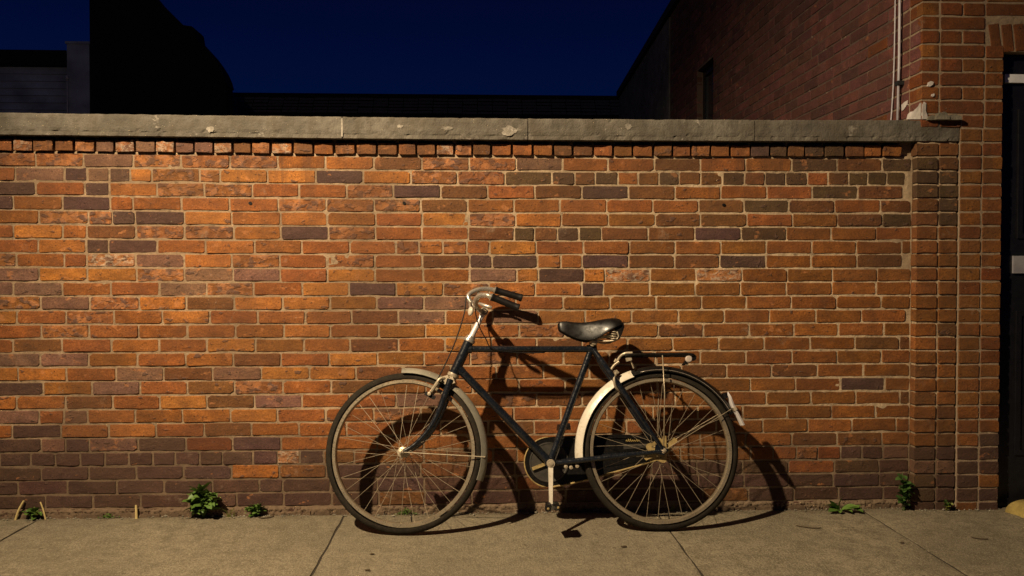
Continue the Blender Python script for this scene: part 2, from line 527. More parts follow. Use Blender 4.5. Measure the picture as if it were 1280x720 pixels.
M["white_plastic"] = simple("white plastic", (0.84, 0.80, 0.80), 0.4, var=0.06, bumps=0.02)
M["gold"] = simple("gilt lettering", (0.42, 0.30, 0.10), 0.5, var=0.1, bumps=0)
M["leaf"] = leaf_material("weed leaf", (0.042, 0.098, 0.014), (0.115, 0.200, 0.032))
M["leaf_dark"] = leaf_material("ivy leaf", (0.024, 0.058, 0.012), (0.060, 0.125, 0.022))
M["leaf_yellow"] = leaf_material("yellowing leaf", (0.10, 0.13, 0.02), (0.22, 0.24, 0.04))
M["straw"] = simple("dry straw stem", (0.52, 0.40, 0.17), 0.8, var=0.2)
M["yellow_stone"] = stone_material("sandy yellow stone", (0.40, 0.30, 0.095), stain=(0.2, 0.14, 0.05), pale=(0.5, 0.42, 0.22))
M["twig"] = simple("dead leaf", (0.06, 0.04, 0.02), 0.9)

# ================================================================== bricks
COURSE, LEN, BH, JT = 0.066, 0.220, 0.0572, 0.0092
TONES = {
    "O": (0.318, 0.106, 0.027, 0.28), "A": (0.430, 0.155, 0.034, 0.36), "R": (0.275, 0.100, 0.023, 0.14),
    "B": (0.195, 0.078, 0.026, 0.34), "D": (0.105, 0.054, 0.041, 0.26), "P": (0.225, 0.112, 0.070, 0.36),
    "K": (0.110, 0.062, 0.030, 0.32), "M": (0.290, 0.106, 0.030, 0.74), "W": (0.330, 0.125, 0.035, 0.98),
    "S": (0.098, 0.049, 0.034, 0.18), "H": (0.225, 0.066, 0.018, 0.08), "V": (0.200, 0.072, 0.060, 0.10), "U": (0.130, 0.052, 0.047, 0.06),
}


def tone(k, j=0.13):
    t = TONES[k]
    g = 1 + random.uniform(-j, j)
    return (t[0] * g, t[1] * g * random.uniform(0.93, 1.07), t[2] * g * random.uniform(0.9, 1.1), max(0.0, t[3] + random.uniform(-0.05, 0.02 if t[3] > 0.9 else 0.12)))


def brick_mesh(w, h, depth, seed, rough=0.0015):
    rg = random.Random(seed)
    rc = rg.uniform(0.0028, 0.0062)
    a, b = w / 2, h / 2
    r4 = [rc * (rg.uniform(1.4, 2.0) if rg.random() < 0.08 else rg.uniform(0.5, 1.2)) for _ in range(4)]
    m1, m2 = rg.uniform(-0.45, 0.45) * a, rg.uniform(-0.45, 0.45) * a
    out = [(-a + r4[0], -b), (m1, -b + rg.uniform(-0.001, 0.0025)), (a - r4[1] * 1.3, -b), (a, -b + r4[1]), (a, b - r4[2]), (a - r4[2] * 1.3, b), (m2, b - rg.uniform(-0.001, 0.0025)), (-a + r4[3] * 1.3, b), (-a, b - r4[3]), (-a, -b + r4[0])]
    out = [(x + rg.uniform(-rough, rough), z + rg.uniform(-rough, rough)) for x, z in out]
    vs, fs = [], []
    tilt = rg.uniform(-0.0012, 0.0012)
    for x, z in out:
        q = rg.uniform(0.91, 0.965)
        vs.append((x - math.copysign(min(0.0016, abs(x)), x) * (1 if abs(x) > 0.01 else 0), tilt * x / a + rg.uniform(-0.0007, 0.0007), z * q))
    for x, z in out: vs.append((x, 0.0018, z))
    for x, z in out: vs.append((x, depth, z))
    n = len(out)
    vs.append((rg.uniform(-0.2, 0.2) * a, -0.0008, 0.0))
    c = len(vs) - 1
    for k in range(n):
        l = (k + 1) % n
        fs.append((c, k, l))
        fs.append((k, n + k, n + l, l))
        fs.append((n + k, 2 * n + k, 2 * n + l, n + l))
    return vs, fs


class BrickKit:
    """a few shared brick meshes of one size"""
    def __init__(self, w, h, depth, n, seed):
        self.w, self.h = w, h
        self.raw = [brick_mesh(w, h, depth, seed + i) for i in range(n)]
        self.mesh = []
        for vs, fs in self.raw:
            me = bpy.data.meshes.new("brick")
            me.from_pydata(vs, [], fs)
            me.materials.append(M["brick"])
            self.mesh.append(me)


KIT_S = BrickKit(LEN - JT, BH, 0.05, 28, 100)
KIT_H = BrickKit(0.098, BH, 0.05, 20, 300)


def lay(bricks, parent, limit, visible=None, stuff_name="brick_infill"):
    """bricks: dicts(mat=Matrix, w, h, tone, area). the largest become parts, the rest one joined part"""
    for b in bricks:
        b["kit"] = KIT_S if b["w"] > 0.15 else KIT_H
        b["i"] = random.randrange(len(b["kit"].raw))
        b["m"] = b["mat"] @ Matrix.Diagonal((b["w"] / b["kit"].w, 1, b["h"] / b["kit"].h, 1))
    order = sorted(range(len(bricks)), key=lambda k: -bricks[k]["area"])
    solo = [k for k in order[:limit] if bricks[k]["area"] > 0]
    solo_set = set(solo)
    for k in sorted(solo):
        b = bricks[k]
        o = link("brick", b["kit"].mesh[b["i"]], parent)
        o.matrix_local = b["m"]
        o.color = b["tone"]
    rest = [b for k, b in enumerate(bricks) if k not in solo_set]
    if rest:
        V, Fc, T, RN = [], [], [], []
        for b in rest:
            vs, fs = b["kit"].raw[b["i"]]
            base = len(V)
            V += [tuple(b["m"] @ Vector(v)) for v in vs]
            Fc += [tuple(base + i for i in f) for f in fs]
            T += list(b["tone"]) * len(vs)
            RN += [random.random()] * 0 or [b["rnd"]] * len(vs)
        me = bpy.data.meshes.new(stuff_name)
        me.from_pydata(V, [], Fc)
        at = me.attributes.new("tone", "FLOAT_COLOR", "POINT"); at.data.foreach_set("color", T)
        ar = me.attributes.new("rnd", "FLOAT", "POINT"); ar.data.foreach_set("value", RN)
        me.materials.append(M["brick_joined"])
        o = link(stuff_name, me, parent)
        o["kind"] = "stuff"


def project(p):
    q = Vector(p) - CAM_LOC
    z = q.dot(fw)
    return (640 + F * q.dot(rt) / z, 360 - F * q.dot(up) / z, z) if z > 0.1 else (1e6, 1e6, 1)


def face_area(c, ux, uz, w, h):
    """pixels the brick face covers in the photograph, 0 when its centre is outside it"""
    x, y, z = project(c)
    if not (-20 < x < 1300 and -12 < y < 730): return 0
    a = project(c + ux * w); b = project(c + uz * h)
    return abs((a[0] - x) * (b[1] - y) - (a[1] - y) * (b[0] - x))


# tones read brick by brick off the photograph: course -> "pixel:tone"
READ = {
    1: "20M 33O 70M 120D 142P 175M 240M 290M 350M 410M 468A 520B 560M 600M 665P 720O 790O 855B 920O 985B 1030K 1080B 1120K",
    2: "10O 35M 60P 94D 122P 147D 177A 207O 235P 260M 285D 305A 340D 378A 438D 498A 555O 610O 650K 683O 713K 740B 765K 790O 814B 837K 860B 882B 903O 925K 945B 970K 995K 1018O 1040B 1065K 1090K 1115K",
    3: "25D 80O 125D 170O 227M 290M 350O 407O 468M 525D 580B 640O 700B 745D 815B 870O 930O 990O 1045K 1100B",
    4: "7D 48O 110D 154O 196O 255O 315O 377M 438M 498M 556B 613O 670O 730O 790O 845O 905B 965K 1020B 1080O 1120B",
    5: "25O 80O 124M 155D 183D 229O 290M 348D 408D 465M 522O 583A 640O 700O 755O 815O 870B 930B 985O 1040R 1090B 1120K",
    6: "20A 50A 98O 125B 155W 200M 255M 300O 376D 436O 495O 555O 600B 650K 683B 710K 740K 785B 845B 905D 970K 1030R 1090R",
    7: "20O 80A 125S 170S 228O 290A 348O 407O 467O 515O 550A 577O 605O 635A 665M 700O 760R 820R 880R 940R 1000R 1060R",
    8: "9M 50O 94O 143W 201P 260A 320O 380O 440O 500O 560B 597D 643D 685A 705O 740D 795B 855B 910D 970R 1030R 1080B",
    9: "9P 50M 112A 170M 230A 290M 355O 413O 470O 530M 590M 650A 685D 730A 770W 825R 880W 940R 1010R 1060R",
    10: "22O 80O 141W 203A 258P 310M 385A 442D 500O 560O 620A 680A 720O 740D 780R 840R 900R",
    11: "50O 112P 172A 233O 295O 355O 415D 470B 530O 590O 650O 705O 770R 840R 1047D 1100R",
    12: "22O 80O 140O 205O 260A 320O 385B 440O 500A 560D 620O 680A 740A 800R 860R 1075D",
    13: "22O 50P 112O 172M 230P 290A 350O 410A 470O 530O 590O",
    14: "22P 80P 142D 205O 265A 325A 385O 445B 505O 560O",
    15: "9P 50O 112O 172D 233A 295A 355M 410D 470O 530O",
    16: "25M 80M 142O 205O 265B 325A 385O 440B 500O 1075D",
    17: "9D 50O 112O 174P 234D 295A 350O 410O 470O 1060D",
    18: "24D 80D 142A 205O 268B 330P 390O 450O 1080R",
    19: "10P 33O 65O 113P 176O 236O 295A 355O 420O",
    20: "25S 80D 145A 205O 270B 335O 390O 450O",
    21: "9S 35P 68P 117D 180D 240H 300D 360O 420O 480O",
    22: "320D 350W 380D 440B 500B 560B 985O 1005M 1018M 1045H 1070D 1095S 1120P",
    23: "320A 350O 400B 470O 530B 985O 1000O 1040M 1090K",
}
READ = {k: [(int(s[:-1]), s[-1]) for s in v.split()] for k, v in READ.items()}
HALF = {3: [110], 4: [141], 5: [110, 142], 6: [83], 7: [110, 520, 548, 576, 604], 8: [90, 586, 672, 700], 9: [638, 712], 10: [724], 19: [20, 50], 21: [35, 60], 24: [300]}
HEAD = {2: [(78, 196), (225, 272), (645, 1140)], 22: [(-300, 1140)], 6: [(640, 752)]}


def zrow(k):
    return 1.655 - COURSE * (k - 1)


def sag(x, z):
    """the old wall dips a few millimetres in the middle of its upper courses"""
    return -0.010 * max(0.0, math.cos((x - 0.3) / 2.4 * math.pi / 2)) * max(0.0, min(1.0, (z - 0.6) / 1.1))


WALL_L, WALL_R = -3.7, 2.075

wall = empty("brick_wall", (-0.8, 0.15, 0))
tag(wall, "long weathered orange brick wall with a stone coping behind the bicycle", "wall")


def to_local(parent, M4):
    return Matrix.Translation(-parent.location) @ M4


# mortar bed: a worn uneven sheet a few millimetres behind the brick faces
def mortar_sheet(name, x0, x1, z0, z1, y0, amp, step, mat, parent, cut=None):
    nx, nz = int((x1 - x0) / step) + 1, int((z1 - z0) / step) + 1
    xs, zs = np.linspace(x0, x1, nx), np.linspace(z0, z1, nz)
    y = y0 + amp * (0.5 * vnoise(nx, nz, (x1 - x0) / 0.03, (z1 - z0) / 0.03, NR) + 0.6 * vnoise(nx, nz, (x1 - x0) / 0.11, (z1 - z0) / 0.09, NR) + 0.35 * vnoise(nx, nz, (x1 - x0) / 0.016, (z1 - z0) / 0.014, NR))
    X, Z = np.meshgrid(xs, zs)
    if cut: y = cut(X, Z, y)
    V = np.stack([X, y, Z], -1).reshape(-1, 3) - np.array(parent.location)
    i = np.arange(nz - 1)[:, None] * nx + np.arange(nx - 1)[None, :]
    Q = np.stack([i, i + 1, i + nx + 1, i + nx], -1).reshape(-1, 4)
    me = bpy.data.meshes.new(name)
    me.from_pydata(V.tolist(), [], Q.tolist())
    me.materials.append(mat)
    me.polygons.foreach_set("use_smooth", [True] * len(me.polygons))
    o = link(name, me, parent)
    return o


def wall_cut(X, Z, y):
    y = np.where(Z > zrow(1) + 0.036, y + 0.014, y)
    return np.where(Z < 0.03, y - 0.012 * NR.random(y.shape) - 0.002, y)


mortar_sheet("mortar_bed", WALL_L, WALL_R + 0.01, -0.05, 1.79, 0.0036, 0.0027, 0.0066, M["mortar"], wall, wall_cut)
core = MB().box(WALL_L, 2.28, 0.03, 0.30, -0.06, 1.79)
core.v = [tuple(Vector(v) - wall.location) for v in core.v]
core.build("wall_core", M["mortar"], wall)

bricks = []
for k in range(1, 27):
    zc = zrow(k)
    anchor = on_y(50.3 if k % 2 else 80.0, 300, 0).x
    x = anchor - LEN * 8 + (-LEN / 2 if random.random() < 0 else 0)
    heads = [(on_y(a, 300, 0).x, on_y(b, 300, 0).x) for a, b in HEAD.get(k, [])]
    halves = sorted(on_y(a, 300, 0).x for a in HALF.get(k, []))
    if k == 22: x = WALL_L
    while x < WALL_R - 0.03:
        in_h = any(a - 0.02 <= x < b - 0.05 for a, b in heads)
        if in_h: w = random.uniform(0.082, 0.100) if k != 22 else random.choice((0.094, 0.10, 0.104, 0.132))
        elif halves and x > halves[0] - 0.11:
            halves.pop(0); w = random.uniform(0.090, 0.104)
        else: w = LEN - JT + random.uniform(-0.005, 0.005)
        if x + w > WALL_R - 0.02: w = WALL_R - x
        if x + w > WALL_L and w > 0.035:
            xc = x + w / 2
            px, py, _ = project((xc, 0, zc))
            # tone: the one read off the photograph nearest by, or the mix of that part of the wall
            rd = READ.get(k, [])
            best = min(rd, key=lambda t: abs(t[0] - px)) if rd else None
            if best and abs(best[0] - px) < 24: t = best[1]
            elif k >= 22 and px < 430: t = random.choice("SSSSSD")
            elif k >= 23: t = random.choice("SSSDB") if px < 930 else random.choice("SSSDDK")
            elif k >= 21 and px < 250: t = random.choice("SSPD")
            elif k >= 20 and px < 700: t = random.choice("OORBB")
            elif px > 690: t = random.choice("RRRRRRRBO") if k > 4 else random.choice("RRBKO")
            else: t = random.choice("OOOOOAARBMP")
            if t == "O" and k <= 10 and px < 660 and random.random() < 0.30: t = "M"
            h = BH + random.uniform(-0.0015, 0.001)
            c = Vector((xc, random.uniform(-0.0014, 0.0010), zc + sag(xc, zc) + random.uniform(-0.0012, 0.0012)))
            m4 = Matrix.Translation(c) @ Matrix.Rotation(random.uniform(-0.006, 0.006), 4, "Y")
            bricks.append(dict(mat=to_local(wall, m4), w=w, h=h, tone=tone(t), rnd=random.random(), area=face_area(c, Vector((1, 0, 0)), Vector((0, 0, 1)), w, h)))
        x += w + JT
# projecting header course under the coping
x = WALL_L
first = True
while x < WALL_R - 0.05:
    w = random.uniform(0.074, 0.088)
    xc = x + w / 2
    px, py, _ = project((xc, 0, 1.72))
    t = random.choice("MWBBOP") if px < 640 else (random.choice("OOBRM") if px < 930 else random.choice("KKBD"))
    if 1070 < px < 1136: t = "A"
    c = Vector((xc, -0.011 + random.uniform(-0.004, 0.003), 1.7215 + sag(xc, 1.72)))
    bricks.append(dict(mat=to_local(wall, Matrix.Translation(c) @ Matrix.Rotation(random.uniform(-0.03, 0.03), 4, "Y")), w=w, h=0.053, tone=tone(t), rnd=random.random(), area=face_area(c, Vector((1, 0, 0)), Vector((0, 0, 1)), w, 0.053)))
    x += w + random.uniform(0.008, 0.013)
lay(bricks, wall, 299)

# flat black discs painting the dark of rawlplug holes in three bricks
for (hx, hy) in ((313, 254), (505, 254), (905, 256)):
    c = on_y(hx, hy, -0.003)
    mb = MB()
    n = 9
    ring = [(math.cos(2 * math.pi * k / n) * 0.0085 * random.uniform(0.8, 1.15), math.sin(2 * math.pi * k / n) * 0.0075 * random.uniform(0.8, 1.15)) for k in range(n)]
    mb.prism(ring, lambda a, b, d: (c.x + a - wall.location.x, d - wall.location.y, c.z + b), -0.0042, 0.004)
    mb.build("hole_dark", M["rubber"], wall)


# coping stones
def rough_block(name, mat, parent, x0, x1, prof, step=0.012, amp=0.0016, seed=0, dz=None):
    """a stone whose section prof [(y, z)] runs along x, its faces a little uneven and its arrises chipped"""
    rg = np.random.default_rng(seed)
    nx = max(2, int((x1 - x0) / step) + 1)
    pts = []
    for i in range(len(prof)):
        a, b = np.array(prof[i]), np.array(prof[(i + 1) % len(prof)])
        L = np.linalg.norm(b - a)
        m = max(1, int(L / step))
        if a[0] > 0.05 and b[0] > 0.05: m = 1
        for k in range(m): pts.append((*(a + (b - a) * k / m), k == 0))
    n = len(pts)
    off = amp * (vnoise(n + 1, nx, n / 3.0, (x1 - x0) / 0.035, rg) + 0.6 * vnoise(n + 1, nx, n / 2.0, (x1 - x0) / 0.015, rg))
    chip = np.abs(vnoise(n + 1, nx, n, (x1 - x0) / 0.03, rg)) ** 5 * 0.006
    cy, cz = sum(p[0] for p in prof) / len(prof), sum(p[1] for p in prof) / len(prof)
    vs, fs = [], []
    for i in range(nx):
        X = x0 + (x1 - x0) * i / (nx - 1)
        for k, (y, z, corner) in enumerate(pts):
            d = Vector((cy - y, cz - z)).normalized()
            o = off[i, k] + (chip[i, k] + 0.0015 if corner else 0)
            vs.append((X, y + d.x * o, z + d.y * o + (dz(X) if dz else 0)))
    for i in range(nx - 1):
        for k in range(n):
            l = (k + 1) % n
            fs.append((i * n + k, i * n + l, (i + 1) * n + l, (i + 1) * n + k))
    fs.append(tuple(range(n - 1, -1, -1))); fs.append(tuple((nx - 1) * n + k for k in range(n)))
    mb = MB().add([tuple(Vector(v) - parent.location) for v in vs], fs)
    return mb.build(name, mat, parent)


COP = [(-0.0455, 1.775), (-0.047, 1.781), (-0.047, 1.851), (-0.041, 1.858), (0.33, 1.862), (0.33, 1.755), (-0.0455, 1.758)]
cuts = [WALL_L, -2.9, -0.625, 0.232, 1.30, 2.284]
for i in range(5):
    rough_block("coping_stone", M["coping"], wall, cuts[i] + 0.002, cuts[i + 1] - 0.002, COP, seed=20 + i, dz=lambda X: 0.9 * sag(X, 1.8) + 0.004)
# white pointing in the joint between two stones and a few plaster splashes on the coping face
mb = MB()
mb.box(-0.625 - 0.0035, -0.625 + 0.0035, -0.0492, 0.2, 1.762, 1.846)
mb.v = [tuple(Vector(v) - wall.location) for v in mb.v]
mb.build("pointing", M["limewash"], wall)


def splash(name, cx, cy, rx, rz, Y, parent, mat, seed, t=0.004, fn=None):
    rg = random.Random(seed)
    n = 14
    poly = []
    for k in range(n):
        a = 2 * math.pi * k / n
        s = rg.uniform(0.6, 1.15)
        poly.append((cx + rx * s * math.cos(a), cy + rz * s * math.sin(a)))
    f = fn or (lambda a, b, d: (a, d, b))
    mb = MB()
    mb.prism(poly, lambda a, b, d: Vector(f(a, b, d)) - parent.location, Y, Y - t)
    return mb.build(name, mat, parent)


for (sx, sy, w_, h_) in ((263, 162, 5, 5), (637, 163, 11, 8), (558, 160, 7, 3), (786, 158, 5, 5), (500, 158, 4, 3)):
    c = on_y(sx, sy, -0.047)
    splash("plaster_splash", c.x, c.z, w_ / 262, h_ / 262 * 0.8, -0.0435, wall, M["limewash"], sx, t=0.0052)

# ---- the pier that closes the wall
PX0, PX1, PYF = 2.082, 2.283, -0.040
pier = empty("pier", (0, 0, 0)); pier.parent = wall
pier.location = Vector((2.18, 0, 0)) - wall.location
PW = Vector((2.18, 0, 0))


def pier_local(m4): return Matrix.Translation(-PW) @ m4


mb = MB().box(PX0 + 0.007, PX1 - 0.004, PYF + 0.007, 0.03, -0.05, 1.77)
mb.v = [tuple(Vector(v) - PW) for v in mb.v]
mb.build("pier_core", M["mortar"], pier)
pb = []
for k in range(0, 27):
    zc = zrow(k) + random.uniform(-0.0015, 0.0015)
    for cidx, (a, b) in enumerate(((PX0, PX0 + 0.103), (PX0 + 0.113, PX1))):
        t = random.choice("RRRRBR") if k > 5 else random.choice("KKBR")
        if k >= 22: t = random.choice("SSDK")
        if k == 23: t = random.choice("PB")
        w = b - a + random.uniform(-0.003, 0.002)
        c = Vector(((a + b) / 2, PYF + random.uniform(-0.002, 0.002), zc))
        pb.append(dict(mat=pier_local(Matrix.Translation(c) @ Matrix.Rotation(random.uniform(-0.012, 0.012), 4, "Y")), w=w, h=BH, tone=tone(t), rnd=random.random(), area=1))
lay(pb, pier, 300)

# ================================================================== red brick building on the right
XS, YF = 2.0965, -0.05
house = empty("brick_building", (3.5, 1.0, 0))
tag(house, "dark red brick building beside the wall, door at the right edge", "building")
HL = house.location.copy()


def hl(m4): return Matrix.Translation(-HL) @ m4


def hbuild(mb, name, mat, parent=None, **kw):
    mb.v = [tuple(Vector(v) - HL) for v in mb.v]
    return mb.build(name, mat, parent or house, **kw)


def roof_z(y): return 4.26 - 0.0655 * y


Y_END, DOOR_L, DOOR_R, DOOR_T = 8.38, 2.492, 3.42, 2.182
W_Y0, W_Y1, W_T, W_B = 3.47, 4.03, 3.055, 1.95
core = MB()
# front leaf pieces around the doorway (mortar face just behind the bricks)
yb = YF + 0.0036
core.box(2.2885, DOOR_L - 0.003, yb, 0.24, -0.05, 1.86)
core.box(XS + 0.0036, DOOR_L - 0.003, yb, 0.24, 1.8605, 4.2)
core.box(XS + 0.0036, 2.288, 0.035, 0.24, -0.05, 1.86)
core.box(DOOR_R, 5.5, yb, 0.24, -0.05, 4.2)
core.box(DOOR_L - 0.003, DOOR_R, yb, 0.24, DOOR_T + 0.002, 4.2)
# side wall pieces around the window
hbuild(core, "wall", M["mortar_house"])
core = MB()
def side_piece(y0, y1, z0, z1a, z1b):
    x0, x1 = XS + 0.0036, XS + 0.24
    core.add([(x0, y0, z0), (x1, y0, z0), (x1, y1, z0), (x0, y1, z0), (x0, y0, z1a), (x1, y0, z1a), (x1, y1, z1b), (x0, y1, z1b)],
             [(0, 3, 2, 1), (4, 5, 6, 7), (0, 1, 5, 4), (1, 2, 6, 5), (2, 3, 7, 6), (3, 0, 4, 7)])
side_piece(0.24, W_Y0, -0.05, roof_z(0.24), roof_z(W_Y0))
side_piece(W_Y1, Y_END, -0.05, roof_z(W_Y1), roof_z(Y_END))
side_piece(W_Y0, W_Y1, -0.05, W_B, W_B)
side_piece(W_Y0, W_Y1, W_T, roof_z(W_Y0), roof_z(W_Y1))
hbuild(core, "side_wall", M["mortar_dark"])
# rear and far side, so that the building is closed
rear = MB()
rear.box(XS + 0.24, 5.5, Y_END - 0.24, Y_END, -0.05, 3.7)
rear.box(5.26, 5.5, 0.24, Y_END - 0.24, -0.05, 3.7)
hbuild(rear, "rear_wall", M["mortar_house"])
roof = MB()
for y0, y1, x0, x1, t in ((-0.09, Y_END + 0.05, XS - 0.045, 5.55, 0.09),):
    roof.add([(x0, y0, roof_z(y0)), (x1, y0, roof_z(y0)), (x1, y1, roof_z(y1)), (x0, y1, roof_z(y1)),
              (x0, y0, roof_z(y0) + t), (x1, y0, roof_z(y0) + t), (x1, y1, roof_z(y1) + t), (x0, y1, roof_z(y1) + t)],
             [(0, 3, 2, 1), (4, 5, 6, 7), (0, 1, 5, 4), (1, 2, 6, 5), (2, 3, 7, 6), (3, 0, 4, 7)])
hbuild(roof, "roof", M["dark_metal"])

hb = []
UX, UZ = Vector((1, 0, 0)), Vector((0, 0, 1))


def hbrick(x0, x1, zc, t, h=BH, y=YF):
    c = Vector(((x0 + x1) / 2, y + random.uniform(-0.002, 0.0015), zc + random.uniform(-0.001, 0.001)))
    w = x1 - x0
    hb.append(dict(mat=hl(Matrix.Translation(c) @ Matrix.Rotation(random.uniform(-0.008, 0.008), 4, "Y")), w=w, h=h, tone=tone(t), rnd=random.random(), area=face_area(c, UX, UZ, w, h)))


zk = [zrow(k) for k in range(26, -38, -1)]
J1, J2 = 2.183, 2.403        # vertical joints above the coping
for n, zc in enumerate(zk):
    if zc > 4.1: break
    t = lambda: random.choice("HHHRR") if zc > 1.8 else random.choice("RRRRH" if zc > 0.35 else "SSDR")
    if zc < 1.80:
        # two straight columns of headers beside the pier
        hbrick(2.290, 2.389, zc, t()); hbrick(2.399, DOOR_L, zc, t())
    else:
        below_arch = zc < DOOR_T + 0.01
        hbrick(XS, J1 - 0.005, zc, t())
        if n % 2: hbrick(J1 + 0.005, J2 - 0.005, zc, t())
        else:
            hbrick(J1 + 0.005, 2.288, zc, t()); hbrick(2.298, J2 - 0.005, zc, t())
        if below_arch: hbrick(J2 + 0.005, DOOR_L, zc, t())
        elif zc > 2.325:
            x = J2 + 0.005 if n % 2 else J2 - 0.10 + 0.105
            while x < 5.4:
                w = LEN - JT; hbrick(x, min(x + w, 5.5), zc, t()); x += w + JT
    if zc < 2.325:
        x = DOOR_R + (0.0 if n % 2 else -0.0)
        if n % 2 == 0: hbrick(x, x + 0.098, zc, t()); x += 0.109
        while x < 5.4:
            w = LEN - JT; hbrick(x, min(x + w, 5.5), zc, t()); x += w + JT
# side wall: courses receding behind the garden wall
SR = Matrix.Rotation(-math.pi / 2, 4, "Z")
side = []
for n, zc in enumerate(zk):
    if zc < 1.45: continue
    y = YF + 0.0 + (0.0545 if n % 2 else -0.0545 + 0.109)
    y = YF + 0.108 + (0.011 if n % 2 else 0.12)
    if n % 2 == 0:
        side.append((YF + 0.119, YF + 0.119 - 0.011 + 0.0985, zc))
        y = YF + 0.119 + 0.1095
    while y < Y_END:
        w = LEN - JT
        y1 = min(y + w, Y_END)
        if roof_z(y1) < zc + 0.03: break
        if zc + 0.03 > W_B and zc - 0.03 < W_T and y1 > W_Y0 and y < W_Y1:
            if y < W_Y0 - 0.05: side.append((y, W_Y0, zc))
            if y1 > W_Y1 + 0.05: side.append((W_Y1, y1, zc))
        else: side.append((y, y1, zc))
        y += w + JT
    # the return face of the corner brick
    side.append((YF + 0.012, YF + 0.108, zc))
for (y0, y1, zc) in side:
    if y1 > 5.15: continue
    c = Vector((XS + random.uniform(-0.002, 0.0015), (y0 + y1) / 2, zc))
    w = y1 - y0
    ar = face_area(c, Vector((0, 1, 0)), UZ, w, BH)
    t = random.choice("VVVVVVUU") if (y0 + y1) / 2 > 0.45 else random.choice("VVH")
    hb.append(dict(mat=hl(Matrix.Translation(c) @ SR), w=w, h=BH, tone=tone(t), rnd=random.random(), area=ar if y0 < 3.2 else 0))
# flat arch of upright bricks over the door
vx = J2 + 0.022
i = 0
while vx < DOOR_R + 0.06:
    lean = -(vx + 0.03 - (DOOR_L + DOOR_R) / 2) * 0.30
    c = Vector((vx + 0.026, YF, DOOR_T + 0.068))
    rot = Matrix.Rotation(math.pi / 2 - lean, 4, "Y")
    hb.append(dict(mat=hl(Matrix.Translation(c) @ rot), w=0.128, h=0.050, tone=tone(random.choice("HHR")), rnd=random.random(), area=face_area(c, UX, UZ, 0.05, 0.13)))
    vx += 0.0605; i += 1
for b in hb:
    if b["w"] < 0.02: b["area"] = 0
lay([b for b in hb if b["w"] > 0.02], house, 298)

# rendered far end of the side wall
rend = MB()
y0, y1 = 5.16, Y_END
rend.add([(XS - 0.012, y0, 0), (XS - 0.012, y1, 0), (XS - 0.012, y1, roof_z(y1) - 0.01), (XS - 0.012, y0, roof_z(y0) - 0.01),
          (XS + 0.01, y0, 0), (XS + 0.01, y1, 0), (XS + 0.01, y1, roof_z(y1) - 0.01), (XS + 0.01, y0, roof_z(y0) - 0.01)],
         [(0, 1, 2, 3), (7, 6, 5, 4), (0, 3, 7, 4), (1, 5, 6, 2), (2, 6, 7, 3), (0, 4, 5, 1)])
hbuild(rend, "render_panel", M["render"])
# window in the side wall
win = MB()
xw = XS + 0.06
for (a, b, c_, d_) in ((W_Y0, W_Y0 + 0.05, W_B, W_T), (W_Y1 - 0.05, W_Y1, W_B, W_T), (W_Y0 + 0.05, W_Y1 - 0.05, W_T - 0.06, W_T), (W_Y0 + 0.05, W_Y1 - 0.05, W_B, W_B + 0.06), (W_Y0 + 0.05, W_Y1 - 0.05, 2.50, 2.545)):
    win.box(xw, xw + 0.05, a + 0.001, b - 0.001, c_ + 0.001, d_ - 0.001)
wo_ = hbuild(win, "window", M["black_paint"])
pane = MB().box(xw + 0.02, xw + 0.026, W_Y0 + 0.048, W_Y1 - 0.048, W_B + 0.058, W_T - 0.058)
pane.v = [tuple(Vector(v) - HL) for v in pane.v]
pane.build("pane", M["glass"], wo_)

# conduit and cable clipped to the side wall
mb = MB()
mb.sweep([(XS - 0.02, 0.135, 1.855), (XS - 0.018, 0.128, 2.2), (XS - 0.018, 0.13, 4.15)], 0.0065, 8)
hbuild(mb, "conduit", M["pipe"], smooth=True)
mb = MB()
mb.sweep(smooth_path([(XS - 0.012, 0.235, 1.855), (XS - 0.012, 0.21, 1.95), (XS - 0.012, 0.185, 2.4), (XS - 0.012, 0.18, 4.15)], 4), 0.0035, 6)
hbuild(mb, "cable", M["pipe"], smooth=True)
mb = MB()
for z in (2.06, 2.75, 3.4):
    mb.box(XS - 0.03, XS + 0.004, 0.112, 0.15, z, z + 0.02)
hbuild(mb, "clip", M["dark_metal"])

# old plaster left on the corner above the coping
def side_fn(a, b, d): return (XS + d, a, b)


def patch(poly, Y, t, mat, side_=False, name="plaster_patch"):
    mb = MB()
    f = side_fn if side_ else (lambda a, b, d: (a, d, b))
    mb.prism(poly, lambda a, b, d: f(a, b, d), (0.0 if side_ else Y) + 0.004, (0.0 if side_ else Y) - t)
    hbuild(mb, name, mat)


def fpoly(pxs, Y): return [(on_y(a, b, Y).x, on_y(a, b, Y).z) for a, b in pxs]


def spoly(pxs):
    o = []
    for a, b in pxs:
        d = pix(a, b); q = CAM_LOC + d * ((XS - CAM_LOC.x) / d.x); o.append((q.y, q.z))
    return o


patch(spoly([(1134.5, 149), (1136, 143), (1139, 140), (1143, 139), (1146, 136), (1149, 133), (1151.5, 128.5), (1151.5, 149)]), 0, 0.006, M["plaster"], True)
patch(spoly([(1128.5, 139), (1128, 131), (1132, 127.5), (1135.5, 125.5), (1135, 131), (1131, 137)]), 0, 0.006, M["plaster"], True)
patch(fpoly([(1152.5, 149), (1152.5, 131), (1154.5, 127.5), (1157, 129), (1156.5, 139), (1158.5, 144), (1159, 149)], YF), YF, 0.006, M["plaster"])
patch(fpoly([(1159, 108), (1159.5, 103.5), (1163, 101.5), (1166.5, 103), (1165.5, 106), (1162, 108.5)], YF), YF, 0.006, M["plaster"])
patch(fpoly([(1163.5, 120.5), (1164, 118), (1167, 117), (1167.5, 119.5), (1165.5, 121.5)], YF), YF, 0.006, M["plaster"])
